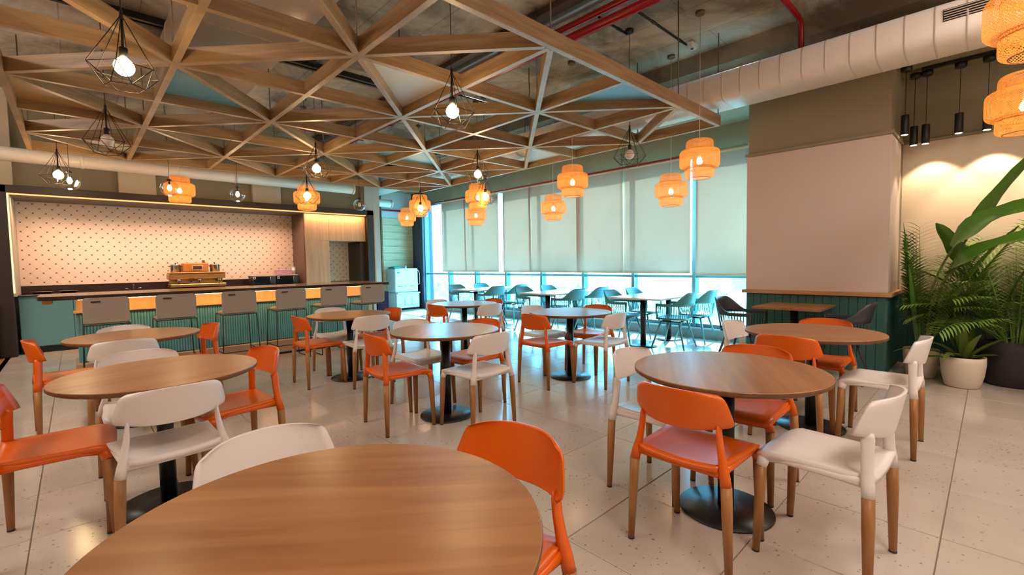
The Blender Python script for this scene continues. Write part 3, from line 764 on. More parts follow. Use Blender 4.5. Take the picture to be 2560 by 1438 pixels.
TB = {1: (.36, .95), 2: (.312, 3.09), 3: (.34, 4.97), 4: (2.235, 5.04), 5: (2.23, 3.17), 6: (3.9, 5.07), 7: (3.957, 3.23), 8: (2.36, .914), 9: (3.99, .925)}
TL = {1: 'large foreground round table', 2: 'left front round table', 3: 'left round table before the first stools',
      4: 'round table by the right stools', 5: 'middle round table', 6: 'farthest round table',
      7: 'round table before the white tables', 8: 'right front round table', 9: 'round table beside the teal pier'}
SD = {'-X': 'left', '+X': 'window', '+Y': 'bar', '-Y': 'near'}
ROT = {'-X': 0, '+X': 180, '-Y': 90, '+Y': -90}
CH = [(1, '+X', (.42, .05), 8), (1, '+Y', (.07, .42), 8),
      (2, '-X', (-.42, -.01), -3), (2, '-Y', (-.03, -.345), 4), (2, '+X', (.36, .14), 8), (2, '+Y', (-.04, .47), 0),
      (3, '-X', (-.41, .08), 4), (3, '-Y', (-.10, -.29), 0), (3, '+X', (.364, .10), 6), (3, '+Y', (-.04, .40), 0),
      (4, '-X', (-.345, .04), 0), (4, '-Y', (.03, -.33), -4), (4, '+X', (.36, .0), 0), (4, '+Y', (.04, .47), 0),
      (5, '-X', (-.395, .10), -5), (5, '-Y', (.04, -.36), 2), (5, '+X', (.36, .10), 4), (5, '+Y', (.045, .43), 0),
      (6, '-X', (-.31, -.03), 0), (6, '-Y', (.02, -.36), 0), (6, '+X', (.38, .02), 0), (6, '+Y', (-.06, .40), 0),
      (7, '-X', (-.377, .02), -2), (7, '-Y', (.03, -.39), 2), (7, '+X', (.41, .04), 4), (7, '+Y', (.03, .43), 0),
      (8, '-X', (-.36, -.012), 0), (8, '-Y', (-.06, -.44), -3), (8, '+X', (.38, .05), 0), (8, '+Y', (.0, .36), 0),
      (9, '-X', (-.29, .045), 0), (9, '-Y', (-.03, -.417), 0), (9, '+X', (.45, .05), 0), (9, '+Y', (.05, .40), 0)]
proto = {'orange': None, 'white': None}
for tno, side, (dx, dy), dr in CH:
    kind = 'orange' if side[1] == 'X' else 'white'
    o = proto[kind]
    if o is None: o = proto[kind] = chair(kind)
    else: o = copy_tree(o)
    o.location = (TB[tno][0]+dx, TB[tno][1]+dy, 0); o.rotation_euler.z = R(ROT[side]+dr)
    tag(o, '%s chair on the %s side of the %s' % (kind, SD[side], TL[tno].replace('large ', '')), 'chair', 'dining chairs at the round tables')

# round tables
def round_table():
    t = thing('round_table', '', 'table')
    tp = MB().lathe([(0.438, 0.704), (0.449, 0.712), (0.45, 0.720), (0.4495, 0.7285), (0.447, 0.73)], 96).build('tabletop', M_oaktop, t)
    MB().lathe([(0.436, 0.7025), (0.4496, 0.711), (0.4506, 0.720), (0.4503, 0.7265)], 96, capb=False, capt=False).build('edge_band', M_edge, tp)
    MB().lathe([(0.30, 0.688), (0.31, 0.702)], 48).build('mounting_plate', M_black, t)
    MB().lathe([(0.038, 0.012), (0.038, 0.69)], 32).build('column', M_black, t)
    MB().lathe([(0.222, 0.0), (0.225, 0.004), (0.224, 0.010), (0.05, 0.016)], 64).build('base', M_black, t)
    MB().lathe([(0.007, 0.016), (0.007, 0.022)], 12, (0.055, -0.02)).build('bolt', M_metal, t)
    return t
rt0 = round_table()
for n in range(1, 10):
    o = rt0 if n == 1 else copy_tree(rt0)
    o.location = (*TB[n], 0); o.rotation_euler.z = R([0, -40, 20, 70, 0, 40, 10, 60, 30, -60][n])
    tag(o, 'oak-topped '+TL[n]+' on a black disc base' if n > 1 else 'large oak-topped round table in the foreground, cut by the bottom edge', 'table', 'oak round tables')

# ------------------------------------------------------------------ armchairs
def armchair(M):
    t = thing('slatted_armchair', '', 'armchair')
    # seat
    nu = nv = 11; tp = []; bt = []
    for i in range(nu):
        for j in range(nv):
            u = -1+2*i/(nu-1); v = -1+2*j/(nv-1)
            k = 1/max(1, (abs(u)**3.2+abs(v)**3.2)**(1/3.2))
            x = 0.02+u*0.23*k; y = v*0.235*k
            z = 0.43+0.022*(v*k)**2-0.02*(u*k < -0.2)*0+0.012*(u*k)**2
            tp.append((x, y, z)); bt.append((x, y, z-0.03))
    MB().shell(bt, tp, nu, nv).build('seat', M, t)
    # U path
    def P(s, lean=0.0):   # s in [-1,1]; -1 right front, 0 back, 1 left front
        a = s*R(128)
        ex = 0.5
        cx = -math.cos(a); cy = math.sin(a)
        k = 1/((abs(cx)**2.8+abs(cy)**2.8)**(1/2.8))
        x = 0.02+cx*k*(0.24 if cx < 0 else 0.26); y = cy*k*0.265
        return x-(lean if cx < 0 else 0)*abs(cx), y
    def top(s):
        return 0.655+0.165*sstep((0.60-abs(s))/0.36)
    n = 41; A = []; B = []
    rows = 5
    for i in range(n):
        s = -1+2*i/(n-1); zt = top(s); zl = min(zt-0.04, 0.62)
        for j in range(rows):
            z = zl+(zt-zl)*j/(rows-1)
            x, y = P(s, 0.22*max(0, z-0.5))
            L = math.hypot(x, y) or 1
            A.append((x, y, z)); B.append((x*(1-0.013/L)+0*0, y*(1-0.013/L), z))
    MB().shell(A, B, n, rows).build('back_shell', M, t)
    sl = MB(); ns = 34
    for i in range(ns):
        s = -0.93+1.86*i/(ns-1); x0, y0 = P(s, 0.0); x1, y1 = P(s, 0.03)
        sl.path([(x0*0.93, y0*0.93, 0.43), (x1*0.985, y1*0.985, 0.65)], (0.0042), 4)
    o = sl.build('slats', M, t); o['kind'] = 'stuff'
    for s in (-1, 1):
        x, y = P(s*0.985)
        MB().path([(x-0.01, y*0.93, 0.425), (x, y, 0.54), (x, y, 0.65)], [(0.016, 0.013)]*3, 8).build('arm_post', M, t)
    ufr = MB().path([(0.14, -0.15, 0.395), (0.14, 0.15, 0.395)], 0.012, 8).path([(-0.12, -0.15, 0.395), (-0.12, 0.15, 0.395)], 0.012, 8).path([(0.16, 0.15, 0.395), (-0.14, 0.15, 0.395)], 0.012, 8).path([(0.16, -0.15, 0.395), (-0.14, -0.15, 0.395)], 0.012, 8)
    ufr.build('under_frame', M_black, t)
    for sx in (-1, 1):
        for sy in (-1, 1):
            MB().path([(0.02+sx*0.13, sy*0.15, 0.40), (0.02+sx*0.24, sy*0.235, 0.004)], [0.015, 0.011], 8).build('leg', M, t)
    return t
at0 = armchair(M_armt); ad0 = armchair(M_armd)
AC = [(6.33, 3.19, 95, 'teal slatted armchair at the near left of the front white table'),
      (7.0, 3.17, 92, 'teal slatted armchair by the glass at the near side of the front white table'),
      (6.24, 4.02, -88, 'teal slatted armchair at the far left of the front white table'),
      (6.92, 4.05, -90, 'teal slatted armchair by the glass on the far side of the front white table'),
      (6.25, 5.13, 90, 'teal slatted armchair at the near left of the middle white table'),
      (6.95, 5.13, 90, 'teal slatted armchair by the glass at the near side of the middle white table'),
      (6.18, 5.98, -90, 'teal slatted armchair at the far left of the middle white table'),
      (6.88, 5.98, -90, 'teal slatted armchair by the glass on the far side of the middle white table'),
      (6.22, 7.18, 90, 'teal slatted armchair at the near left of the farthest white table'),
      (6.9, 7.18, 90, 'teal slatted armchair by the glass at the near side of the farthest white table'),
      (6.12, 8.03, -90, 'teal slatted armchair at the far left of the farthest white table'),
      (6.85, 8.05, -90, 'teal slatted armchair by the glass on the far side of the farthest white table')]
for i, (x, y, a, lab) in enumerate(AC):
    o = at0 if i == 0 else copy_tree(at0); o.location = (x, y, 0); o.rotation_euler.z = R(a); tag(o, lab, 'armchair', 'teal armchairs by the windows')
ad0.location = (5.78, 2.07, 0); ad0.rotation_euler.z = R(-92); tag(ad0, 'charcoal slatted armchair between the window and the small square table', 'armchair', 'charcoal armchairs at the pier')
o = copy_tree(ad0); o.location = (5.78, 1.08, 0); o.rotation_euler.z = R(92); tag(o, 'charcoal slatted armchair at the near side of the small square table', 'armchair', 'charcoal armchairs at the pier')

def rect_table(lab, x0, x1, y0, y1, zt, M, edge, cols, grp=None):
    t = thing('rectangular_table', lab, 'table', ((x0+x1)/2, (y0+y1)/2, 0), 0, grp)
    w, d = (x1-x0)/2, (y1-y0)/2
    box((-w, -d, zt-0.025), (w, d, zt), 0.003).build('tabletop', M, t)
    box((-w+0.15, -d+0.15, zt-0.04), (w-0.15, d-0.15, zt-0.025), 0.003).build('mounting_plate', M_black, t)
    for c in cols:
        MB().lathe([(0.042, 0.01), (0.042, zt-0.03)], 24, (c, 0)).build('column', M_black, t)
        MB().lathe([(0.198, 0.0), (0.2, 0.005), (0.05, 0.012)], 48, (c, 0)).build('base', M_black, t)
    return t
rect_table('white rectangular table nearest the pier, by the windows', 5.85, 7.2, 3.17, 4.02, 0.74, M_whtop, M_edge, (-0.40, 0.38), 'white window tables')
rect_table('white rectangular table in the middle of the window row', 5.82, 7.2, 5.07, 5.92, 0.74, M_whtop, M_edge, (-0.40, 0.38), 'white window tables')
rect_table('white rectangular table farthest along the window row', 5.8, 7.2, 7.10, 7.95, 0.74, M_whtop, M_edge, (-0.40, 0.38), 'white window tables')
rect_table('small square oak table against the teal pier', 5.52, 6.22, 1.21, 1.87, 0.745, M_oaktop, M_edge, (0.0,))

# ------------------------------------------------------------------ lattice ceiling
LX = [-0.366+1.0175*i for i in range(7)]; LY = [2.352+1.097*j for j in range(7)]
LZ, LH, LW = 2.9, 0.125, 0.05
lat = thing('timber_lattice', 'suspended timber lattice of crossing beams over the round tables', 'ceiling lattice', (0, 0, LZ))
def beam(p, q, k=0):
    p = Vector(p); q = Vector(q); L = (q-p).length; a = math.atan2(q.y-p.y, q.x-p.x)
    e = 0.0006*k
    mb = box((0, -LW/2, e), (L, LW/2, LH-e), 0.0015)
    return mb.build('beam', M_lat, lat, (p.x, p.y, 0), a)
x0, x1, y0, y1 = LX[0], LX[6], LY[0], LY[6]
h = LW/2
beam((x0-h, y0), (x1+h, y0)); beam((x0-h, y1), (x1+h, y1)); beam((x0, y0+h), (x0, y1-h)); beam((x1, y0+h), (x1, y1-h))
for i in range(1, 6): beam((LX[i], y0+h), (LX[i], y1-h), 1)
for j in range(1, 6): beam((x0+h, LY[j]), (x1-h, LY[j]), 2)
def diag(i0, j0, i1, j1, k):
    p = Vector((LX[i0], LY[j0])); q = Vector((LX[i1], LY[j1])); d = (q-p).normalized()*0.045
    beam(p+d, q-d, k)
for c in (5, 3, 1, -1, -3, -5):
    i0, j0 = (c, 0) if c > 0 else (0, -c); n = 6-abs(c); diag(i0, j0, i0+n, j0+n, 3)
for c in (1, 3, 5, 7, 9, 11):
    i0, j0 = (0, c) if c <= 6 else (c-6, 6); n = min(c, 12-c) if c <= 6 else 12-c
    diag(i0, j0, i0+n, j0-n, 4)
def panel(tri, M):
    P_ = [Vector((LX[i], LY[j])) for i, j in tri]; c = sum(P_, Vector((0, 0)))/3
    P_ = [c+(p-c)*0.93 for p in P_]
    if (P_[1]-P_[0]).cross(P_[2]-P_[0]) < 0: P_.reverse()
    MB().prism([(p.x, p.y) for p in P_], LH-0.035, LH-0.02).build('infill_panel', M, lat)
panel(((2, 1), (3, 1), (3, 2)), M_ppanelw); panel(((4, 1), (4, 0), (5, 0)), M_ppanelb); panel(((1, 2), (1, 3), (2, 3)), M_ppanelb)
panel(((0, 3), (0, 4), (1, 4)), M_ppanely); panel(((4, 3), (4, 4), (5, 4)), M_ppanelb); panel(((5, 2), (6, 2), (6, 3)), M_ppanelw)
panel(((3, 6), (4, 6), (4, 5)), M_ppanely); panel(((0, 5), (1, 5), (1, 6)), M_ppanelw)
for i in range(7):
    for j in range(7):
        if (i+j) % 2 == 1 or (i in (0, 6) and j in (0, 6)):
            MB().path([(LX[i]+0.0, LY[j]+0.0, LH-0.002), (LX[i], LY[j], CEIL-LZ)], 0.0065, 6).build('hanger_rod', M_rod, lat)

# ------------------------------------------------------------------ services under the slab
def superell(w, h_, n, pts=40):
    out = []
    for k in range(pts):
        a = 2*PI*k/pts; c, s = math.cos(a), math.sin(a)
        out.append((w/2*math.copysign(abs(c)**(2/n), c), h_/2*math.copysign(abs(s)**(2/n), s)))
    return out
def duct_along_y(name, lab, xc, zc, w, h_, ya, yb, n, seams, M=M_duct, tilt=0):
    t = thing(name, lab, 'duct', (xc, 0, zc))
    sec = superell(w, h_, n); m = len(sec); mb = MB()
    vs = [(x, y, z) for y in (ya, yb) for x, z in sec]; fs = [(k, m+k, m+(k+1) % m, (k+1) % m) for k in range(m)]
    mb.add(vs, fs, True); mb.f += [tuple(range(m)), tuple(reversed(range(m, 2*m)))]; mb.smooth += [False, False]
    mb.build('duct_body', M, t)
    y = ya+0.3
    while y < yb:
        mb = MB(); ys = (y-0.01, y-0.006, y+0.006, y+0.01); sc = (0.999, 1.011, 1.011, 0.999)
        vs = [(x*s, yy, z*s) for yy, s in zip(ys, sc) for x, z in sec]; fs = []
        for r_ in range(3):
            for k in range(m): fs.append((r_*m+k, (r_+1)*m+k, (r_+1)*m+(k+1) % m, r_*m+(k+1) % m))
        mb.add(vs, fs, True).build('seam', M, t); y += seams
    return t
dr_ = duct_along_y('air_duct', 'long pale round-cornered air duct running above the window side', 5.72, 3.28, 0.52, 0.36, -4.1, 11.8, 4.2, 0.2)
def grille(x, y, z):
    t_ = MB().box((-0.004, 0, 0), (0.004, 0.30, 0.10)).build('grille', M_dark, dr_, (x-5.72, y, z-3.28))
    for k in range(5): MB().box((-0.010, 0.005, 0.008+0.02*k), (0.0, 0.295, 0.014+0.02*k)).build('grille_slat', M_duct, t_)
grille(5.462, 0.05, 3.27); grille(5.462, 2.85, 3.27)
duct_along_y('air_duct', 'large taupe square-edged air duct above the left of the lattice', 1.28, 3.72, 0.95, 0.5, 1.0, 7.2, 5.0, 1.2, plain('taupe_duct', (200, 178, 156), 0.28, noise=0.03))
t = thing('ventilation_pipe', 'pale round ventilation pipe running above the bar', 'pipe', (0, 9.62, 2.93))
MB().path([(-4.1, 0, 0), (4.45, 0, 0)], 0.10, 24).build('pipe_run', M_duct, t)
for x in (-3, -1, 1.2, 3.4): MB().path([(x, 0, 0.1), (x, 0, CEIL-2.93)], 0.004, 6).build('hanger_rod', M_rod, t)
for x in (-2.0, 0.15, 2.2, 4.43): MB().path([(x-0.02, 0, 0), (x+0.02, 0, 0)], 0.108, 24).build('coupling', M_duct, t)
t = thing('ventilation_pipe', 'short pale pipe stub beside the grey pillar at the back', 'pipe', (5.32, 11.3, 2.93))
MB().path([(0, 0, 0), (0.95, 0, 0)], 0.10, 24).build('pipe_run', M_duct, t); MB().path([(0.3, 0, 0.1), (0.3, 0, CEIL-2.93)], 0.005, 6).build('hanger_rod', M_rod, t); MB().path([(0.93, 0, 0), (0.97, 0, 0)], 0.107, 24).build('pipe_end', M_duct, t)
def pipe(name, lab, pts, r, M, cat='pipe', joints=()):
    t = thing(name, lab, cat, pts[0])
    q = [tuple(a-b for a, b in zip(p, pts[0])) for p in pts]
    MB().path(q, r, 14).build('pipe_run', M, t)
    for j in joints:
        p0 = Vector(q[0]); p1 = Vector(q[-1]); d = (p1-p0).normalized(); c = p0+(p1-p0)*j
        MB().path([c-d*0.04, c+d*0.04], r*1.25, 14).build('coupling', M, t)
    return t
pipe('fire_pipe', 'thick dark red fire pipe under the slab', [(4.02, -4.0, 3.71), (4.02, 12.0, 3.71)], 0.048, M_red, joints=(0.3, 0.55, 0.7))
pipe('fire_pipe', 'thinner dark red pipe beside the thick fire pipe', [(4.02, -4.0, 3.84), (4.02, 12.0, 3.84)], 0.036, M_red)
pipe('fire_pipe', 'short red branch pipe crossing above the lattice', [(4.07, 4.95, 3.78), (5.35, 4.95, 3.78)], 0.02, M_red)
pipe('fire_pipe', 'red pipe running above the roller blinds', [(7.10, 2.9, 2.925), (7.10, 11.9, 2.925)], 0.018, M_red, joints=(0.3, 0.62, 0.9))
pipe('fire_pipe', 'red pipe at the far end wall above the planks', [(5.32, 11.90, 2.83), (7.08, 11.90, 2.83)], 0.025, M_red, joints=(0.1,))
pipe('fire_pipe', 'red drop pipe behind the right air duct', [(4.6, 1.56, 3.95), (5.92, 1.56, 3.95), (6.04, 1.56, 3.90), (6.06, 1.56, 3.62), (6.06, 1.50, 3.5)], 0.03, M_red)
pipe('fire_pipe', 'thin red pipe above the far end of the lattice', [(1.6, 8.2, 3.62), (4.02, 8.2, 3.62)], 0.016, M_red)
t = thing('cable_tray', 'pale blue-grey cable tray beside the red pipes', 'cable tray', (3.93, -4.0, 3.90)); box((-0.05, 0, -0.01), (0.05, 15.5, 0.05), 0.003).build('tray_body', plain('tray_metal', (150, 170, 178), 0.4, metal=0.4), t)
t = thing('cable_tray', 'dark channel left of the pale cable tray', 'cable tray', (3.78, -4.0, 3.93)); box((-0.06, 0, -0.02), (0.06, 15.5, 0.05), 0.003).build('tray_body', plain('dark_channel', (64, 52, 44), 0.5), t)
t = thing('light_track', 'black double light track across the slab at the left', 'light track', (-3.0, 6.32, 3.93))
for s in (0, 0.09): box((0, s, 0), (6.6, s+0.05, 0.07), 0.003).build('track_rail', M_black, t)
t = thing('light_track', 'black double light track near the left front of the slab', 'light track', (-3.0, 3.45, 3.93))
for s in (0, 0.09): box((0, s, 0), (4.6, s+0.05, 0.07), 0.003).build('track_rail', M_black, t)
pipe('conduit', 'thin black conduit ending at a white sensor on the slab', [(4.5, 2.70, 3.95), (5.62, 2.70, 3.95)], 0.014, M_cable, 'conduit', (0.3, 0.85))
t = thing('ceiling_sensor', 'small white rounded sensor box under the slab', 'sensor', (5.7, 2.66, 3.94)); box((-0.07, -0.04, -0.03), (0.07, 0.04, 0.04), 0.012).build('sensor_case', M_white, t)
MB().path([(0, 0, -0.034), (0, 0, -0.028)], 0.018, 12).build('lens', M_dark, t)
pipe('conduit', 'black conduit running to the black ceiling rose at the right', [(4.3, 3.06, 3.96), (4.86, 3.06, 3.96)], 0.014, M_cable, 'conduit', (0.7,))
pipe('conduit', 'black conduit along the slab above the lattice', [(3.2, 5.9, 3.95), (5.9, 5.9, 3.95)], 0.014, M_cable, 'conduit', (0.2, 0.5, 0.8))
pipe('conduit', 'black conduit above the middle of the lattice', [(2.2, 7.0, 3.95), (4.9, 7.4, 3.95)], 0.014, M_cable, 'conduit', (0.2, 0.5, 0.8))
for k, (x, y, lab) in enumerate(((3.05, 5.1, 'black round junction box on the slab over the middle of the lattice'), (3.72, 1.15, 'black spot fitting on the slab near the red pipes'))):
    t = thing('ceiling_fitting', lab, 'ceiling fitting', (x, y, 3.9)); MB().lathe([(0.03, -0.02), (0.06, 0.0), (0.065, 0.08), (0.05, 0.1)], 18).build('fitting_body', M_black, t)
    MB().path([(0.05, 0, 0.03), (0.12, 0, 0.05)], 0.012, 8).build('fitting_arm', M_black, t)

# ------------------------------------------------------------------ pendants
def cage_lamp(lit):
    t = thing('cage_pendant', '', 'pendant lamp')
    # origin at bulb centre; apex at +0.33
    n = 6; mid = [(0.187*math.cos(2*PI*k/n), 0.187*math.sin(2*PI*k/n), -0.03) for k in range(n)]
    low = [(0.105*math.cos(2*PI*(k+0.5)/n), 0.105*math.sin(2*PI*(k+0.5)/n), -0.135) for k in range(n)]
    mb = MB(); ap = (0, 0, 0.30)
    for k in range(n):
        mb.path([(0.008*math.cos(2*PI*k/n), 0.008*math.sin(2*PI*k/n), 0.30), mid[k]], 0.0026, 5, cap=False)
        mb.path([mid[k], mid[(k+1) % n]], 0.0026, 5, cap=False); mb.path([mid[k], low[k]], 0.0026, 5, cap=False)
        mb.path([mid[(k+1) % n], low[k]], 0.0026, 5, cap=False); mb.path([low[k], low[(k+1) % n]], 0.0026, 5, cap=False)
    mb.build('wire_cage', plain('dark_wire', (40, 34, 32), 0.3, metal=0.7), t)
    MB().path([(0, 0, 0.285), (0, 0, 0.34)], [0.013, 0.009], 10).build('cage_cap', M_black, t)
    MB().path([(0, 0, 0.10), (0, 0, 0.29)], 0.008, 8).build('stem', M_black, t)
    MB().lathe([(0.017, 0.112), (0.024, 0.108), (0.021, 0.05)], 18).build('socket', M_black, t)
    prof = [(0.012, 0.058), (0.018, 0.05), (0.034, 0.035)]+[(0.054*math.cos(R(a)), -0.008+0.054*math.sin(R(a))) for a in range(40, -91, -13)]
    if lit:
        MB().lathe(prof, 24, capt=False).build('bulb', M_bulb, t)
    else:
        MB().lathe(prof, 24, capt=False).build('bulb', M_offbulb, t)
    return t
def add_cord(t, z, M=M_cable, r=0.0035, z0=0.33, MR=None):
    MB().path([(0, 0, z0), (0, 0, CEIL-0.03-z)], r, 6).build('cord', M, t)
    MB().lathe([(0.045, CEIL-0.035-z), (0.05, CEIL-0.03-z), (0.05, CEIL-z)], 20).build('ceiling_rose', MR or M_black, t)
cg = {True: cage_lamp(True), False: cage_lamp(False)}; used = {True: False, False: False}
CP = [(0.285, 3.82, 2.565, 1, 'lit diamond cage pendant, largest, at the upper left', 15),
      (2.345, 3.15, 2.56, 1, 'lit diamond cage pendant over the middle round table', 5),
      (0.29, 6.08, 2.565, 0, 'unlit diamond cage pendant at the left below the lattice', 10),
      (2.40, 6.28, 2.59, 1, 'lit diamond cage pendant over the round table before the bar', 20),
      (4.30, 5.20, 2.58, 1, 'lit diamond cage pendant right of the far round table', 8),
      (4.86, 3.03, 2.555, 0, 'unlit diamond cage pendant near the right corner of the lattice', 0),
      (-0.105, 8.67, 2.565, 1, 'lit diamond cage pendant at the far left end of the lattice', 12),
      (4.80, 7.53, 2.35, 1, 'lit diamond cage pendant under the far corner of the lattice', 0),
      (2.80, 7.76, 2.44, 1, 'lit diamond cage pendant in front of a bamboo lantern at the bar', 0),
      (4.95, 5.80, 2.39, 1, 'lit small diamond cage pendant in front of the stacked lanterns', 25)]
for x, y, z, lit, lab, a in CP:
    lit = bool(lit); o = cg[lit] if not used[lit] else copy_tree(cg[lit])
    if not used[lit]: used[lit] = True; 
    o.location = (x, y, z); o.rotation_euler.z = R(a); tag(o, lab, 'pendant lamp', 'diamond cage pendants')
for o in [o for o in SC.objects if o.name.startswith('cage_pendant')]:
    add_cord(o, o.location.z)
    if o['label'].startswith('lit'):
        lamp('pendant_light', 'POINT', (o.location.x, o.location.y, o.location.z-0.06), 9, (1.0, 0.68, 0.40), shadow_soft_size=0.05)

def globe_lamp():
    t = thing('glass_globe_pendant', '', 'pendant lamp')
    MB().lathe([(0.118*math.cos(R(a))+0.001, 0.118*math.sin(R(a))) for a in range(-90, 78, 8)], 28, capb=False, capt=False).build('glass_globe', M_bulbglass, t)
    MB().lathe([(0.03, 0.11), (0.032, 0.125), (0.012, 0.14)], 18).build('cap', M_black, t)
    MB().path([(0, 0, 0.05), (0, 0, 0.12)], 0.013, 12).build('socket', M_black, t)
    MB().lathe([(0.012, 0.055), (0.024, 0.03), (0.030, 0.0), (0.020, -0.026), (0.004, -0.034)], 18, capt=True).build('bulb', M_bulb2, t)
    return t
gl0 = globe_lamp()
for k, (x, y, z, lab) in enumerate(((-0.0, 8.62, 2.48, 'leftmost clear glass globe pendant, behind a cage pendant'), (1.08, 8.55, 2.48, 'clear glass globe pendant in front of the left bamboo lantern'),
                        (2.0, 8.65, 2.48, 'clear glass globe pendant hanging alone before the bar frame'), (4.12, 8.66, 2.47, 'dim clear glass globe pendant at the right end of the bar'))):
    o = gl0 if k == 0 else copy_tree(gl0); o.location = (x, y, z); tag(o, lab, 'pendant lamp', 'glass globe pendants')
gobs = [o for o in SC.objects if o.name.startswith('glass_globe_pendant')]
for o in gobs:
    add_cord(o, o.location.z, r=0.003, z0=0.135)
    if 'dim' in o['label']:
        for c in o.children:
            if c.name.startswith('bulb'): c.data = c.data.copy(); c.data.materials[0] = M_offbulb
    else: lamp('pendant_light', 'POINT', (o.location.x, o.location.y, o.location.z-0.16), 5, (1.0, 0.68, 0.40), shadow_soft_size=0.04)

def lantern():
    t = thing('bamboo_lantern', '', 'pendant lamp')
    def tier(prof, ns, name):
        # two families of helical ribbons on a surface of revolution (open weave)
        mb = MB(); P_ = prof; L = [0]
        for a, b in zip(P_, P_[1:]): L.append(L[-1]+math.hypot(b[0]-a[0], b[1]-a[1]))
        tot = L[-1]; steps = max(9, len(P_)*2)
        def at(s):
            s *= tot
            for i in range(len(L)-1):
                if s <= L[i+1]+1e-9:
                    f = (s-L[i])/(L[i+1]-L[i]); return P_[i][0]+(P_[i+1][0]-P_[i][0])*f, P_[i][1]+(P_[i+1][1]-P_[i][1])*f
            return P_[-1]
        rm = max(p[0] for p in P_); tw = tot/rm*1.0
        hwd = 0.36*2*PI/ns/2
        for fam, off in ((1, 0.0), (-1, 0.0012)):
            for k in range(ns):
                a0 = 2*PI*k/ns; vs = []
                for i in range(steps+1):
                    s = i/steps; r, z = at(s); r += off; a = a0+fam*tw*s
                    for e in (-hwd, hwd): vs.append((r*math.cos(a+e), r*math.sin(a+e), z))
                mb.add(vs, [(2*i, 2*i+1, 2*i+3, 2*i+2) for i in range(steps)], True)
        o = mb.build(name, M_bamboo, t); o['kind'] = 'stuff'
        rim = MB()
        for r, z in (P_[0], P_[-1]):
            rim.path([(r*math.cos(2*PI*k/32), r*math.sin(2*PI*k/32), z) for k in range(33)], 0.0035, 5, cap=False)
        rim.build('rim', M_bamrim, o)
    def rnd(r0, r1, z0, z1, b, bot=True):
        # barrel: closed-in shoulders at both ends
        pts = [(r0, z0)]
        for k in range(5): a = R(-90+90*k/4); pts.append((r1-b+b*math.cos(a), z0+b+b*math.sin(a)))
        for k in range(5): a = R(90*k/4); pts.append((r1-b+b*math.cos(a), z1-b+b*math.sin(a)))
        pts.append((r0, z1)); return pts
    tier([(0.062, 0.232)]+[(0.142-0.03+0.03*math.cos(R(a)), 0.202+0.03*math.sin(R(a))) for a in (90, 60, 30, 0)]+[(0.146, 0.12), (0.148, 0.09)], 60, 'upper_tier')
    tier(rnd(0.14, 0.21, -0.085, 0.125, 0.045), 84, 'middle_tier')
    tier([(0.150, -0.07), (0.152, -0.12)]+[(0.152-0.03+0.03*math.cos(R(a)), -0.16+0.03*math.sin(R(a))) for a in (0, -30, -60, -90)]+[(0.112, -0.19)], 60, 'lower_tier')
    MB().path([(0, 0, 0.03), (0, 0, 0.10)], 0.016, 12).build('socket', M_white, t)
    MB().lathe([(0.012, 0.04), (0.024, 0.025)]+[(0.031*math.cos(R(a)), 0.031*math.sin(R(a))-0.005) for a in range(30, -91, -15)], 20, capt=False).build('bulb', M_lbulb, t)
    MB().path([(-0.06, 0, 0.231), (0.06, 0, 0.231)], 0.003, 5).path([(0, -0.06, 0.231), (0, 0.06, 0.231)], 0.003, 5).path([(0, 0, 0.1), (0, 0, 0.24)], 0.003, 5).build('spider', M_white, t)
    return t
ln0 = lantern()
LN = [(5.10, 2.29, 2.38, 'bamboo lantern nearest the pier, large, beside the lattice corner'), (5.88, 3.03, 2.205, 'bamboo lantern second nearest the pier, hanging lower'),
      (5.02, 4.03, 2.37, 'bamboo lantern before the middle blinds, the higher one'), (5.86, 5.12, 2.175, 'bamboo lantern before the middle blinds, the lower one'),
      (5.0, 6.06, 2.39, 'upper bamboo lantern of the two that line up one below the other'), (5.9, 7.22, 2.24, 'lower bamboo lantern of the two that line up one below the other'),
      (5.0, 7.86, 2.42, 'bamboo lantern under the far lattice corner, the higher one'), (5.80, 9.70, 2.395, 'smallest bamboo lantern by the plank-clad wall'),
      (2.95, 8.2, 2.44, 'bamboo lantern before the right of the bar frame'), (1.28, 9.1, 2.53, 'bamboo lantern behind a glass globe at the bar frame'),
      (5.02, -0.13, 2.35, 'bamboo lantern cut by the right edge, the lower one'), (3.50, -0.136, 2.46, 'bamboo lantern cut by the top right corner')]
for k, (x, y, z, lab) in enumerate(LN):
    o = ln0 if k == 0 else copy_tree(ln0); o.location = (x, y, z); o.rotation_euler.z = R(17*k); tag(o, lab, 'pendant lamp', 'woven bamboo lanterns')
M_cordw = plain('pale_cord', (196, 186, 172), 0.6)
for o in [o for o in SC.objects if o.name.startswith('bamboo_lantern')]:
    add_cord(o, o.location.z, M_cordw, 0.003, 0.24, M_beamc)
    lamp('lantern_light', 'POINT', (o.location.x, o.location.y, o.location.z-0.01), 5.0, (1.0, 0.62, 0.30), shadow_soft_size=0.045)

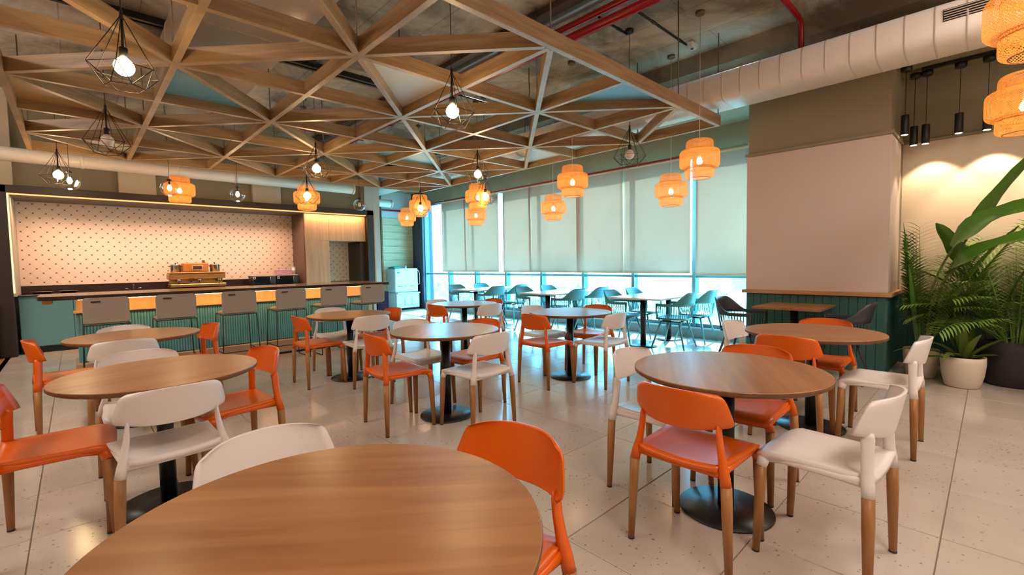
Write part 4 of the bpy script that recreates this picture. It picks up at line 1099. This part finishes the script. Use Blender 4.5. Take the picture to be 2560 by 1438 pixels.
# alcove track spots
t = thing('spot_track', 'black light track under the alcove bulkhead', 'light track', (6.88, -2.4, 3.32)); box((-0.02, 0, 0), (0.02, 3.0, 0.035), 0.003).build('track_rail', M_black, t)
SP = [(6.60, 0.70, 2.60, 'black cylinder spot pendant nearest the pier, hanging slightly higher'), (6.92, 0.655, 2.53, 'black cylinder spot pendant behind the one nearest the pier'),
      (6.92, 0.555, 2.53, 'black cylinder spot pendant third from the pier'), (6.90, 0.29, 2.585, 'black cylinder spot pendant alone between the pier and the lanterns'),
      (6.90, 0.08, 2.575, 'black cylinder spot pendant half hidden behind the lower edge lantern')]
for k, (x, y, z, lab) in enumerate(SP):
    t = thing('spot_pendant', lab, 'pendant lamp', (x, y, z), 0, 'black cylinder spot pendants')
    MB().lathe([(0.034, 0.0), (0.036, 0.004), (0.036, 0.205), (0.033, 0.21)], 24).build('cylinder_body', M_black, t)
    MB().lathe([(0.028, -0.0025), (0.030, 0.001)], 20).build('lens', emis('spot_lens', (1.0, 0.8, 0.55), 9), t)
    MB().path([(0, 0, 0.21), (0, 0, 3.30-z)], 0.003, 6).build('cord', M_cable, t)
    MB().lathe([(0.045, 3.27-z), (0.05, 3.29-z), (0.05, 3.32-z)], 20).build('canopy', M_black, t)
for y, e in ((0.50, 21), (0.02, 26), (-0.62, 22), (-1.3, 20)):
    s = lamp('spot_light', 'SPOT', (6.92, y, 2.52), e, (1.0, 0.74, 0.48), spot_size=R(86), spot_blend=0.35, shadow_soft_size=0.02); aim(s, (0.30, 0, -1))
s = lamp('spot_light', 'SPOT', (6.7, 0.55, 2.52), 18, (1.0, 0.80, 0.58), spot_size=R(70), spot_blend=0.4, shadow_soft_size=0.02); aim(s, (-0.15, -0.05, -1))

# ------------------------------------------------------------------ drinks cooler
t = thing('water_cooler_cabinet', 'white double-stage water cooler cabinet by the plank wall', 'water cooler', (6.80, 11.68, 0))
box((-0.40, -0.26, 0.50), (0.33, 0.22, 1.17), 0.02).build('upper_body', M_white, t)
box((-0.39, -0.30, 0.06), (0.34, 0.22, 0.49), 0.012).build('lower_body', M_white, t)
box((-0.37, -0.335, 0.455), (0.35, -0.25, 0.50), 0.006).build('drip_ledge', M_metal, t)
MB().path([(0.32, -0.2, 1.14), (0.39, -0.2, 1.10), (0.42, -0.2, 1.02), (0.42, -0.2, 0.72), (0.32, -0.2, 0.70)], 0.012, 10).build('side_rail', M_white, t)
box((0.33, -0.15, 0.72), (0.40, 0.18, 1.08), 0.01).build('side_tank', plain('blue_tank', (70, 160, 200), 0.3), t)
for x in (-0.29, -0.21, -0.10, 0.10, 0.16): 
    q = MB().path([(x, -0.26, 0.68), (x, -0.30, 0.68), (x, -0.305, 0.655)], 0.011, 8).build('tap', M_metal, t)
box((-0.34, -0.265, 1.04), (-0.26, -0.258, 1.075)).build('badge', plain('blue_badge', (60, 130, 170), 0.4), t)
for x0 in (-0.16, 0.06):
    for k in range(7): box((x0, -0.304, 0.14+0.035*k), (x0+0.05, -0.298, 0.155+0.035*k)).build('vent_slot', M_alu, t)
for x in (-0.34, 0.22):
    MB().lathe([(0.022, 0), (0.022, 0.06)], 12, (x, -0.24)).build('foot', M_black, t); MB().lathe([(0.022, 0), (0.022, 0.06)], 12, (x, 0.17)).build('foot', M_black, t)
p = thing('folded_bag', 'green folded bag on top of the water cooler cabinet', 'bag', (6.52, 11.66, 1.17))
box((-0.11, -0.16, 0), (0.13, 0.18, 0.045), 0.018).build('bag_body', M_greenbag, p); box((-0.06, -0.10, 0.04), (0.10, 0.12, 0.058), 0.008).build('bag_fold', M_greenbag, p)
p = thing('small_bottle', 'small white bottle on top of the water cooler cabinet', 'bottle', (6.88, 11.66, 1.17))
MB().lathe([(0.025, 0), (0.027, 0.01), (0.026, 0.05), (0.012, 0.065), (0.012, 0.08)], 16).build('bottle_body', M_white, p)

# ------------------------------------------------------------------ plants
def leaf_strip(base, direction, length, width, droop, n=10, fold=0.25, twist=0.0, tipw=1.6, wav=0.0):
    """a blade: centre line bends down, V-folded"""
    d = Vector(direction).normalized(); p = Vector(base); side = d.cross(Vector((0, 0, 1)))
    if side.length < 0.05: side = Vector((1, 0, 0))
    side.normalize(); side = Matrix.Rotation(twist, 3, d) @ side
    vs = []; step = length/n
    for i in range(n+1):
        u = i/n
        w = width/2*(math.sin(PI*min(1, (u*0.93+0.07))**0.8)**0.75 if u < 1 else 0.02)
        nrm = side.cross(d).normalized()
        k = wav*math.sin(u*9)
        vs += [p-side*w+nrm*(w*fold+k), p, p+side*w+nrm*(w*fold-k)]
        d = (d+Vector((0, 0, -droop*step/length*(0.4+1.6*u)))).normalized()
        p = p+d*step
        side = (side-d*side.dot(d)).normalized()
    fs = []
    for i in range(n): fs += [(3*i, 3*i+1, 3*i+4, 3*i+3), (3*i+1, 3*i+2, 3*i+5, 3*i+4)]
    return vs, fs, p
def solid(mb_or_parts, th=0.0012):
    vs, fs = mb_or_parts; n = len(vs)
    v2 = list(vs)+[Vector(v)+Vector((0, 0, -th)) for v in vs]
    f2 = list(fs)+[tuple(i+n for i in reversed(f)) for f in fs]
    return v2, f2
def pot(name, lab, x, y, r, h_, M, rt=1.0):
    t = thing(name, lab, 'potted plant', (x, y, 0))
    MB().lathe([(r*0.70, 0.0), (r*0.78, 0.015), (r*0.93, h_*0.4), (r, h_*0.8), (r*0.985, h_), (r*0.94, h_), (r*0.93, h_-0.03)], 48, capt=False).build('pot', M, t)
    MB().lathe([(r*0.935, h_-0.035), (0.01, h_-0.02)], 32).build('soil', M_soil, t)
    return t
def keep_clear(mb, t):
    # foliage rests against the walls instead of passing through them
    ox, oy = t.location.x, t.location.y
    out = []
    for x, y, z in mb.v:
        X, Y = x+ox, y+oy
        if X > 7.13: X = 7.13-0.02*((z*37) % 1)
        if X > 6.2 and Y > 0.70: Y = 0.70-0.03*((z*53+x*11) % 1)
        if z < 0.02: z = 0.02
        out.append((X-ox, Y-oy, z))
    mb.v = out; return mb
def frond(t, base, az, el, L, drop, nl=26, ll=0.28, col=M_leafa, name='frond', kids=None):
    d = Vector((math.cos(az)*math.cos(el), math.sin(az)*math.cos(el), math.sin(el)))
    pts = []; dirs = []; p = Vector(base); n = 22
    for i in range(n+1):
        pts.append(p.copy()); dirs.append(d.copy()); p = p+d*(L/n); d = (d+Vector((0, 0, -drop/n*(0.3+1.5*i/n)))).normalized()
    mb = MB(); mb.path(pts, [0.006*(1-i/n)+0.0015 for i in range(n+1)], 5, cap=False)
    for k in range(nl):
        u = 0.28+0.72*k/(nl-1); i = min(n-1, int(u*n)); q = pts[i]+(pts[i+1]-pts[i])*(u*n-i); dd = dirs[i]
        side = dd.cross(Vector((0, 0, 1))).normalized(); nn = side.cross(dd).normalized()
        l_ = ll*(0.55+0.6*math.sin(PI*(0.15+0.8*(k/(nl-1)))))*(0.9+0.2*random.random())
        for s in (-1, 1):
            ld = (side*s*0.85+dd*0.75+nn*0.25).normalized()
            vs, fs, _ = leaf_strip(q, ld, l_, 0.019, 0.7, 4, 0.15)
            mb.add(vs, fs, True)
    return keep_clear(mb, t).build(name, col, t)
def aim_frond(base, tip):
    d = Vector(tip)-Vector(base); return math.atan2(d.y, d.x), d
# left white pot: slender palm
p1 = pot('potted_palm', 'slender areca palm in a cream pot beside the pier', 6.46, 0.50, 0.15, 0.30, M_pot)
random.seed(5)
for k in range(17):
    a = 2*PI*k*0.382+random.random()*0.5; el = 1.10+0.42*random.random(); L = 1.0+0.6*random.random()
    if math.cos(a) < -0.3: L *= 0.72
    if math.sin(a) > -0.1: el = 1.47; L *= 0.9
    frond(p1, (0.03*math.cos(a), 0.03*math.sin(a), 0.27), a, el, L, (0.5+0.9*random.random())*(0.35 if el == 1.47 else 1), 24, 0.24)
# tall lance leaves at the left side of that pot
for a, el, L, w in ((2.6, 1.40, 0.95, .05), (2.1, 1.46, 1.38, .045), (1.2, 1.45, 0.9, .05), (3.6, 1.38, 0.75, .055)):
    vs, fs, _ = leaf_strip((0.03*math.cos(a), 0.03*math.sin(a), 0.27), (math.cos(a)*math.cos(el), math.sin(a)*math.cos(el), math.sin(el)), L, w, 0.12, 12, 0.4, 0.3*a)
    v2, f2 = solid((vs, fs)); keep_clear(MB().add(v2, f2, True), p1).build('leaf', M_leafb, p1)
# dracaena in front
p2 = pot('potted_dracaena', 'short broad-leaved dracaena in the front cream bowl pot', 6.22, 0.175, 0.165, 0.30, M_pot)
for k, (a, el, L, dr) in enumerate(((2.4, .75, .52, .9), (1.9, .45, .55, .8), (2.9, .55, .50, 1.0), (1.2, 1.2, .42, .3), (4.9, .85, .46, .6), (5.3, .35, .48, .8), (4.3, .9, .40, .5),
                        (3.6, 1.0, .40, .5), (0.4, .9, .42, .5), (3.2, 1.35, .38, .2), (0.9, 1.4, .52, .1), (5.8, 1.2, .42, .3), (2.2, .2, .50, .5))):
    vs, fs, _ = leaf_strip((0.02*math.cos(a), 0.02*math.sin(a), 0.26), (math.cos(a)*math.cos(el), math.sin(a)*math.cos(el), math.sin(el)), L, 0.066, dr, 10, 0.35)
    v2, f2 = solid((vs, fs)); keep_clear(MB().add(v2, f2, True), p2).build('leaf', M_leafc, p2)
# big charcoal pot: bushy palm and banana-like leaves
p3 = pot('potted_palm', 'bushy palm with large paddle leaves in a wide charcoal pot', 6.62, -0.17, 0.26, 0.44, M_potd)
random.seed(3)
for k in range(40):
    a = 2*PI*k*0.382+random.random()*0.6; el = 0.6+0.9*random.random(); L = 0.85+0.75*random.random()
    if math.cos(a) > 0.35: L *= 0.8; el = max(el, 1.28)
    if math.cos(a) < -0.1 and math.sin(a) > 0.1: L *= 0.62
    frond(p3, (0.08*math.cos(a), 0.08*math.sin(a), 0.40), a, el, L, 1.0+0.7*random.random(), 20, 0.25)
def paddle(t, base, ctrl, tip_, width, stalk=0.5, flip=0.0, nm='leaf'):
    o3 = Vector((t.location.x, t.location.y, 0)); b = Vector(base)-o3; e = Vector(tip_)-o3; ctrl = Vector(ctrl)-o3; n = 20; pts = []
    for i in range(n+1):
        u = i/n; pts.append((1-u)**2*b+2*u*(1-u)*ctrl+u*u*e)
    k0 = int(n*stalk); st = MB().path(pts[:k0+2], 0.010, 7).build('leaf_stalk', M_stem, t)
    vs = []; m = n-k0
    for i in range(k0, n+1):
        u = (i-k0)/m; d = (pts[min(i+1, n)]-pts[max(i-1, 0)]).normalized(); side = d.cross(Vector((0, 0, 1))).normalized()
        side = Matrix.Rotation(flip, 3, d) @ side; nn = side.cross(d)
        w = width/2*(math.sin(PI*(0.10+0.90*u)**0.75))**0.6 if u < 1 else 0.006
        for f in (-1, -0.66, -0.33, 0, 0.33, 0.66, 1):
            wv = 0.16*w*math.sin(u*11+f*1.5)*abs(f)
            vs.append(pts[i]+side*w*f+nn*(0.30*w*abs(f)+wv))
    fs = []
    for i in range(m):
        for j in range(6): fs.append((7*i+j, 7*i+j+1, 7*i+j+8, 7*i+j+7))
    v2, f2 = solid((vs, fs)); keep_clear(MB().add(v2, f2, True), t).build(nm, M_leafb, t)
paddle(p1, (6.46, .46, .28), (6.40, .40, 1.30), (6.20, -.26, 2.22), .15, .60, 1.1)
paddle(p1, (6.44, .48, .28), (6.20, .48, 1.70), (6.05, -.36, 1.72), .27, .52, 0.75)
paddle(p1, (6.42, .44, .28), (6.05, .52, 1.35), (5.92, -.36, 1.46), .26, .50, 0.55)
paddle(p3, (6.62, -.10, .42), (6.30, -.05, 1.5), (5.95, -.75, 1.25), .24, .55, 0.5)
paddle(p3, (6.66, .02, .42), (6.60, .15, 1.2), (6.5, .42, 1.62), .17, .55, 0.8)

# ------------------------------------------------------------------ outdoors
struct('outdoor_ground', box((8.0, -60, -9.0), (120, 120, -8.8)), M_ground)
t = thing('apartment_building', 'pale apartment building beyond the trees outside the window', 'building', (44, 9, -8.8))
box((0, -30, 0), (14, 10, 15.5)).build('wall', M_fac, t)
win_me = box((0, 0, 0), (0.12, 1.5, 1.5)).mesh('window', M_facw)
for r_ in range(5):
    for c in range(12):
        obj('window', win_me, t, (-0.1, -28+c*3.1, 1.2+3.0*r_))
random.seed(11)
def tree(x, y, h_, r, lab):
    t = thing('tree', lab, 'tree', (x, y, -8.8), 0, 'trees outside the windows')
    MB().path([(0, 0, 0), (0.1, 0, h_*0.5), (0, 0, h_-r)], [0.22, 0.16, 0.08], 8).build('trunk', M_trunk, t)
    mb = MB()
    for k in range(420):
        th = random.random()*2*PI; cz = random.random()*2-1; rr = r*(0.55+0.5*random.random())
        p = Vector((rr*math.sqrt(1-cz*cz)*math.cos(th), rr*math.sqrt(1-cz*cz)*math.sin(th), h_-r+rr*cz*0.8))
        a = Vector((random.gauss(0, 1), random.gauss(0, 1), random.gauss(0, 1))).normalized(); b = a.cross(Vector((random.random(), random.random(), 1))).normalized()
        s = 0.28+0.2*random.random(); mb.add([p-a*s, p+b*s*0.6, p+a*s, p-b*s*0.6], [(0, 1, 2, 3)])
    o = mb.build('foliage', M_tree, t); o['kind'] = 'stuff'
for k in range(9):
    tree(17+6*random.random(), -6+4.6*k+2*random.random(), 8.6+1.6*random.random(), 2.4+0.7*random.random(),
         ['hazy tree outdoors, nearest of the row, hidden past the pier', 'hazy tree outdoors behind the pier side of the last bay', 'hazy tree outdoors behind the bay next to the pier', 'hazy tree outdoors behind the front white table', 'hazy tree outdoors between the front and middle white tables', 'hazy tree outdoors behind the middle white table', 'hazy tree outdoors between the middle and farthest white tables', 'hazy tree outdoors behind the farthest white table', 'hazy tree outdoors toward the far window corner'][k])
